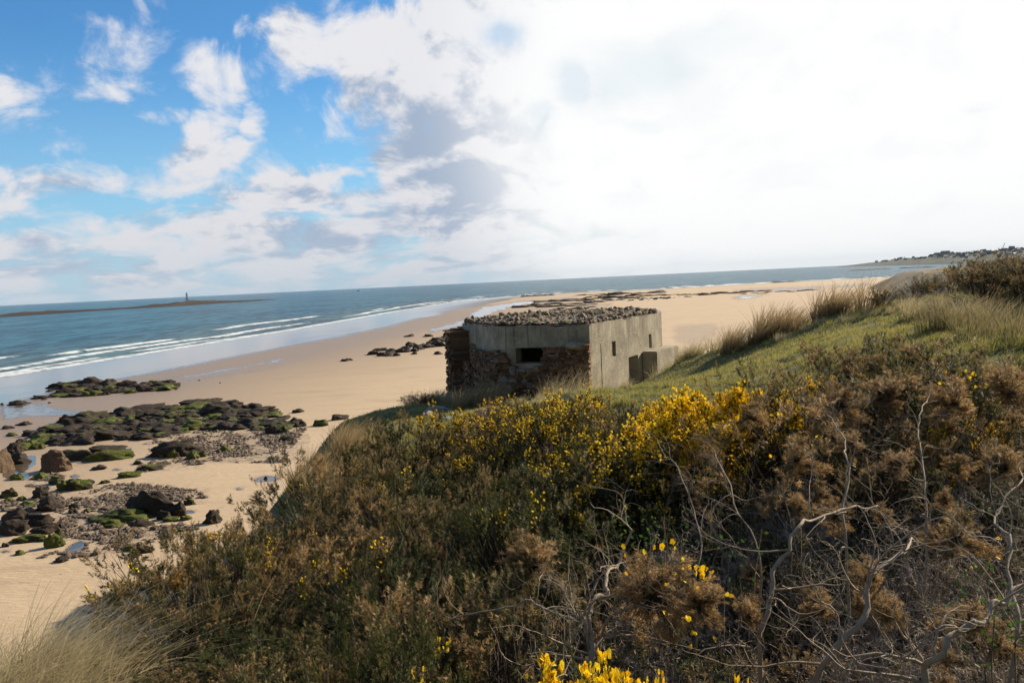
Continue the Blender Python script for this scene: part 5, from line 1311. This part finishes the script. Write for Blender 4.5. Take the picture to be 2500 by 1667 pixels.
def boat(px, py, Y, s, label):
    x, y, z = P(px, py, Y); root = empty('fishing_boat', (x, y, .05), .5, label, 'boat')
    bm = bmesh.new(); rings = []
    for t in np.linspace(-1, 1, 7):
        w = (1 - max(0, t) ** 2.2) * 1.1 * (1 if t > -.9 else .9); rings.append([bm.verts.new((t * 3.5, w * a, b + .3 * max(0, t) ** 2)) for a, b in ((-.9, .9), (-.6, .0), (0, -.25), (.6, .0), (.9, .9))])
    for a, b in zip(rings[:-1], rings[1:]):
        for i in range(4): bm.faces.new((a[i], a[i + 1], b[i + 1], b[i]))
    for r_ in (rings[0],): bm.faces.new(r_)
    for a, b in zip(rings[:-1], rings[1:]): bm.faces.new((a[0], b[0], b[4], a[4]))
    bmesh.ops.recalc_face_normals(bm, faces=bm.faces); me = bpy.data.meshes.new('hull'); bm.to_mesh(me); bm.free(); me.materials.append(IRON); obj('hull', me, root)
    bm = bmesh.new(); bmesh.ops.create_cube(bm, size=1); bmesh.ops.scale(bm, vec=(1.6, 1.3, 1.5), verts=bm.verts); bmesh.ops.bevel(bm, geom=list(bm.edges), offset=.12, segments=1, affect='EDGES')
    me = bpy.data.meshes.new('cabin'); bm.to_mesh(me); bm.free(); me.materials.append(IRON); obj('cabin', me, root, (-.8, 0, 1.5)); root.scale = (s, s, s)
boat(491, 730, 1350, .9, 'tiny dark boat on the sea just right of the beacon')
boat(875, 710, 2300, 1.3, 'tiny dark boat on the horizon above the left of centre surf')

def headland():
    prof = [(2044, 652.8, 651.5, 3300), (2090, 651.8, 646, 3000), (2128, 650.8, 641.5, 2700), (2160, 650, 637, 2500), (2208, 649, 631.5, 2250), (2250, 648, 628, 2050), (2298, 646.2, 622, 1900), (2340, 645, 620.5, 1800),
            (2383, 643.5, 617, 1700), (2430, 641.5, 612, 1600), (2500, 639, 605, 1500), (2620, 634, 596, 1420), (2760, 628, 588, 1350), (2900, 622, 582, 1300)]
    pr = np.array(prof); n = 240; px = np.linspace(2044, 2900, n); D = np.interp(px, pr[:, 0], pr[:, 3]); yt = np.interp(px, pr[:, 0], pr[:, 2]); m = 26; V = []
    front = P(px, np.full(n, 640.), D); front[:, 2] = 0
    topp = P(px, yt, D * 1.22); H = topp[:, 2]
    back = P(px, yt, D * 1.6); back[:, 2] = H * .9
    for j in range(m):
        t = j / (m - 1)
        if t < .7: k = t / .7; q = front * (1 - k) + topp * k; hh = H * (1 - (1 - k) ** 1.7) * 1.0
        else: k = (t - .7) / .3; q = topp * (1 - k) + back * k; hh = H * (1 - .25 * k)
        e = np.clip((px - 2044) / 40, 0, 1)
        hh = hh + (fbm(q[:, 0] * .02, q[:, 1] * .02, 4, 61) - .5) * 7 * min(1, t * 6) * e - (1.2 if j == 0 else 0)
        V.append(np.stack([q[:, 0], q[:, 1], hh], -1))
    V = np.concatenate(V); i = np.arange(m * n).reshape(m, n); fq = np.stack([i[:-1, :-1], i[:-1, 1:], i[1:, 1:], i[1:, :-1]], -1).reshape(-1, 4)
    mm, t = mat('headland_cover'); p = pos(t)
    nn = t.noise(p, .012, 6, .6); n2 = t.noise(p, .05, 5, .7)
    col = t.mix(t.rng(nn, .4, .6), c4(.025, .035, .018), c4(.07, .075, .035)); col = t.mix(t.rng(n2, .5, .6), col, c4(.03, .04, .02)); sx = t.new('ShaderNodeSeparateXYZ'); t.l.new(p, sx.inputs[0])
    col = t.mix(t.rng(sx.outputs[2], 1.5, 5.), c4(.05, .05, .045), col)
    t.put(t.b.inputs['Base Color'], col); t.b.inputs['Roughness'].default_value = 1.
    tag(obj('headland_hill', mesh('headland', V, fq, mm, True)), kind='structure')
    # houses and tree clumps on it
    WH = m_plain('white_render', c4(.75, .73, .70), .8); SL = m_plain('slate_roof', c4(.10, .10, .11), .7); GW = m_plain('grey_render', c4(.35, .33, .30), .8); GL = m_plain('window_glass', c4(.04, .05, .06), .2)
    def house(mat_):
        bm = bmesh.new(); bmesh.ops.create_cube(bm, size=1); bmesh.ops.scale(bm, vec=(12, 8, 6), verts=bm.verts); bmesh.ops.translate(bm, vec=(0, 0, 3), verts=bm.verts); me = bpy.data.meshes.new('wall'); bm.to_mesh(me); bm.free(); me.materials.append(mat_)
        Vr = np.array([(-6.4, -4.5, 5.9), (6.4, -4.5, 5.9), (6.4, 4.5, 5.9), (-6.4, 4.5, 5.9), (-6.4, 0, 9), (6.4, 0, 9)]); roof = mesh('roof', Vr, [np.array([(0, 1, 5, 4), (2, 3, 4, 5), (0, 3, 2, 1)]), np.array([(0, 4, 3), (1, 2, 5)])], SL)
        ch = np.array([(x, y, z) for z in (7.2, 10.2) for x, y in ((-4.6, -.6), (-3.4, -.6), (-3.4, .6), (-4.6, .6))]); chm = mesh('chimney', ch, np.array([(0, 1, 5, 4), (1, 2, 6, 5), (2, 3, 7, 6), (3, 0, 4, 7), (4, 5, 6, 7)]), mat_)
        wv = []; wf = []; c = 0
        for zz in (1.2, 3.8):
            for xx in (-4, -1.2, 1.6, 4.2):
                wv += [(xx - .6, -4.03, zz), (xx + .6, -4.03, zz), (xx + .6, -4.03, zz + 1.4), (xx - .6, -4.03, zz + 1.4)]; wf.append((c, c + 1, c + 2, c + 3)); c += 4
        return me, roof, chm, mesh('windows', np.array(wv), np.array(wf), GL)
    hs = [house(WH), house(GW)]; r = np.random.RandomState(15)
    from mathutils.bvhtree import BVHTree
    bv = BVHTree.FromPolygons([tuple(v) for v in V], [tuple(f) for f in fq.tolist()])
    spots = [(2140, .8), (2165, .7), (2197, .75), (2230, .8), (2345, .5), (2350, .45), (2421, .75), (2415, .5), (2440, .3), (2380, .4), (2400, .35), (2460, .35), (2475, .3), (2330, .4), (2300, .85), (2310, .4), (2450, .7), (2485, .6), (2490, .45), (2370, .7), (2260, .6), (2280, .5),
             (2430, .55), (2360, .3), (2320, .65), (2470, .8), (2395, .6), (2410, .8), (2340, .78), (2445, .45)]
    for k, (hx, t_) in enumerate(spots):
        d0 = np.interp(hx, pr[:, 0], pr[:, 3]); dd = d0 * (1 + .22 * t_); q = P(hx, 640, dd); hit_ = bv.ray_cast(Vector((q[0], q[1], 300)), Vector((0, 0, -1)))
        if hit_[0] is None: continue
        a = hs[0 if k % 3 == 0 else 1]; s = r.uniform(.5, .9)
        root = empty('house', (q[0], q[1], hit_[0].z - .5), r.uniform(-.7, .7), ('small white house' if k % 3 == 0 else 'small grey house') + ' with slate roof on the distant headland', 'house', 'white houses on the headland' if k % 3 == 0 else 'grey houses on the headland')
        root.scale = (s, s, s); obj('wall', a[0], root); rf = obj('roof', a[1], root); obj('chimney', a[2], rf); obj('window', a[3], root)
    q = P(2303, 640, 1900 * 1.215); hit_ = bv.ray_cast(Vector((q[0], q[1], 300)), Vector((0, 0, -1)))
    bm = bmesh.new()
    for (sx_, sy_, sz_, ox, oz) in ((46, 12, 8, 0, 4), (22, 10, 4, 6, 10)):
        vs = bmesh.ops.create_cube(bm, size=1)['verts']; bmesh.ops.scale(bm, vec=(sx_, sy_, sz_), verts=vs); bmesh.ops.translate(bm, vec=(ox, 0, oz), verts=vs)
    me = bpy.data.meshes.new('block'); bm.to_mesh(me); bm.free(); me.materials.append(GW); o = obj('hotel_building', me, None, (q[0], q[1], hit_[0].z - 1)); tag(o, 'long flat topped grey building on the headland skyline', 'building')
    CR = m_plain('far_crown', c4(.03, .045, .02), 1., .3, c4(.08, .09, .04)); cv, cf_ = ico(2)
    cms = []
    for i in range(3):
        vv = []; ff = []; c = 0
        for b in range(9):
            v = cv * r.uniform(1.2, 2.6) * r.uniform(.75, 1.2, (len(cv), 1)) + (r.normal(0, 2.6), r.normal(0, 2.6), r.uniform(3.5, 8)); vv.append(v); ff.append(cf_ + c); c += len(v)
        cms.append(mesh('crown', np.concatenate(vv), np.concatenate(ff), CR, False))
    tv, tf = tube(np.linspace((0, 0, -.5), (0, 0, 6), 4), [.5, .4, .35, .2], 6); tm = mesh('trunk', tv, tf, DARKW)
    for k in range(130):
        hx = r.uniform(2150, 2500); t_ = r.uniform(.25, 1.0) ** .6; dd = np.interp(hx, pr[:, 0], pr[:, 3]) * (1 + .22 * t_); q = P(hx, 640, dd); hit_ = bv.ray_cast(Vector((q[0], q[1], 300)), Vector((0, 0, -1)))
        if hit_[0] is None: continue
        root = empty('tree', (q[0], q[1], hit_[0].z - .4), r.uniform(0, 6), 'small dark tree on the distant headland', 'tree', 'trees on the headland'); s = r.uniform(.3, .65); root.scale = (s * 1.8, s * 1.3, s); obj('crown', cms[k % 3], root); obj('trunk', tm, root)
headland()

# brown blocks set in a crooked line on the sand at the right
PX = [(2070, 745, 24, 22), (2208, 735, 26, 26), (2214, 728, 22, 26), (2204, 722, 22, 22), (2209, 714, 26, 22), (2199, 707, 20, 16), (2206, 703, 20, 14), (2214, 700, 14, 10), (2224, 697, 10, 7), (2196, 712, 12, 12), (2217, 719, 16, 18)]
for k, (a, b, w, h) in enumerate(PX[1:]):
    rock(a, b, w, h, 0.0, 'brown block in the crooked line of blocks on the right beach', 'crooked line of brown blocks on the right beach', BROCKS)

# ------------------------------------------------------------------ prototypes out of the picture
for pr in PLAIN + FEW + MANY + FULL + FARB + DOMEF:
    for ch in list(pr.children): bpy.data.objects.remove(ch)
    bpy.data.objects.remove(pr)

# ------------------------------------------------------------------ air
def haze():
    bm = bmesh.new(); bmesh.ops.create_cube(bm, size=1); bmesh.ops.scale(bm, vec=(17000, 17000, 90), verts=bm.verts); bmesh.ops.translate(bm, vec=(0, 0, 90 / 2 - 5.2), verts=bm.verts)
    me = bpy.data.meshes.new('haze'); bm.to_mesh(me); bm.free()
    m = bpy.data.materials.new('haze'); m.use_nodes = True; t = NT(m.node_tree); t.n.clear(); out = t.new('ShaderNodeOutputMaterial'); v = t.new('ShaderNodeVolumePrincipled')
    v.inputs['Color'].default_value = c4(.62, .80, 1.0); v.inputs['Density'].default_value = 4e-5; v.inputs['Anisotropy'].default_value = -.1
    t.l.new(v.outputs[0], out.inputs['Volume']); me.materials.append(m)
    tag(obj('haze', me), 'thin sea haze over the whole bay', 'haze', kind='stuff')
haze()
print('GORSE', NG, 'ROCKS', _rc[0], 'OBJ', len(bpy.data.objects))
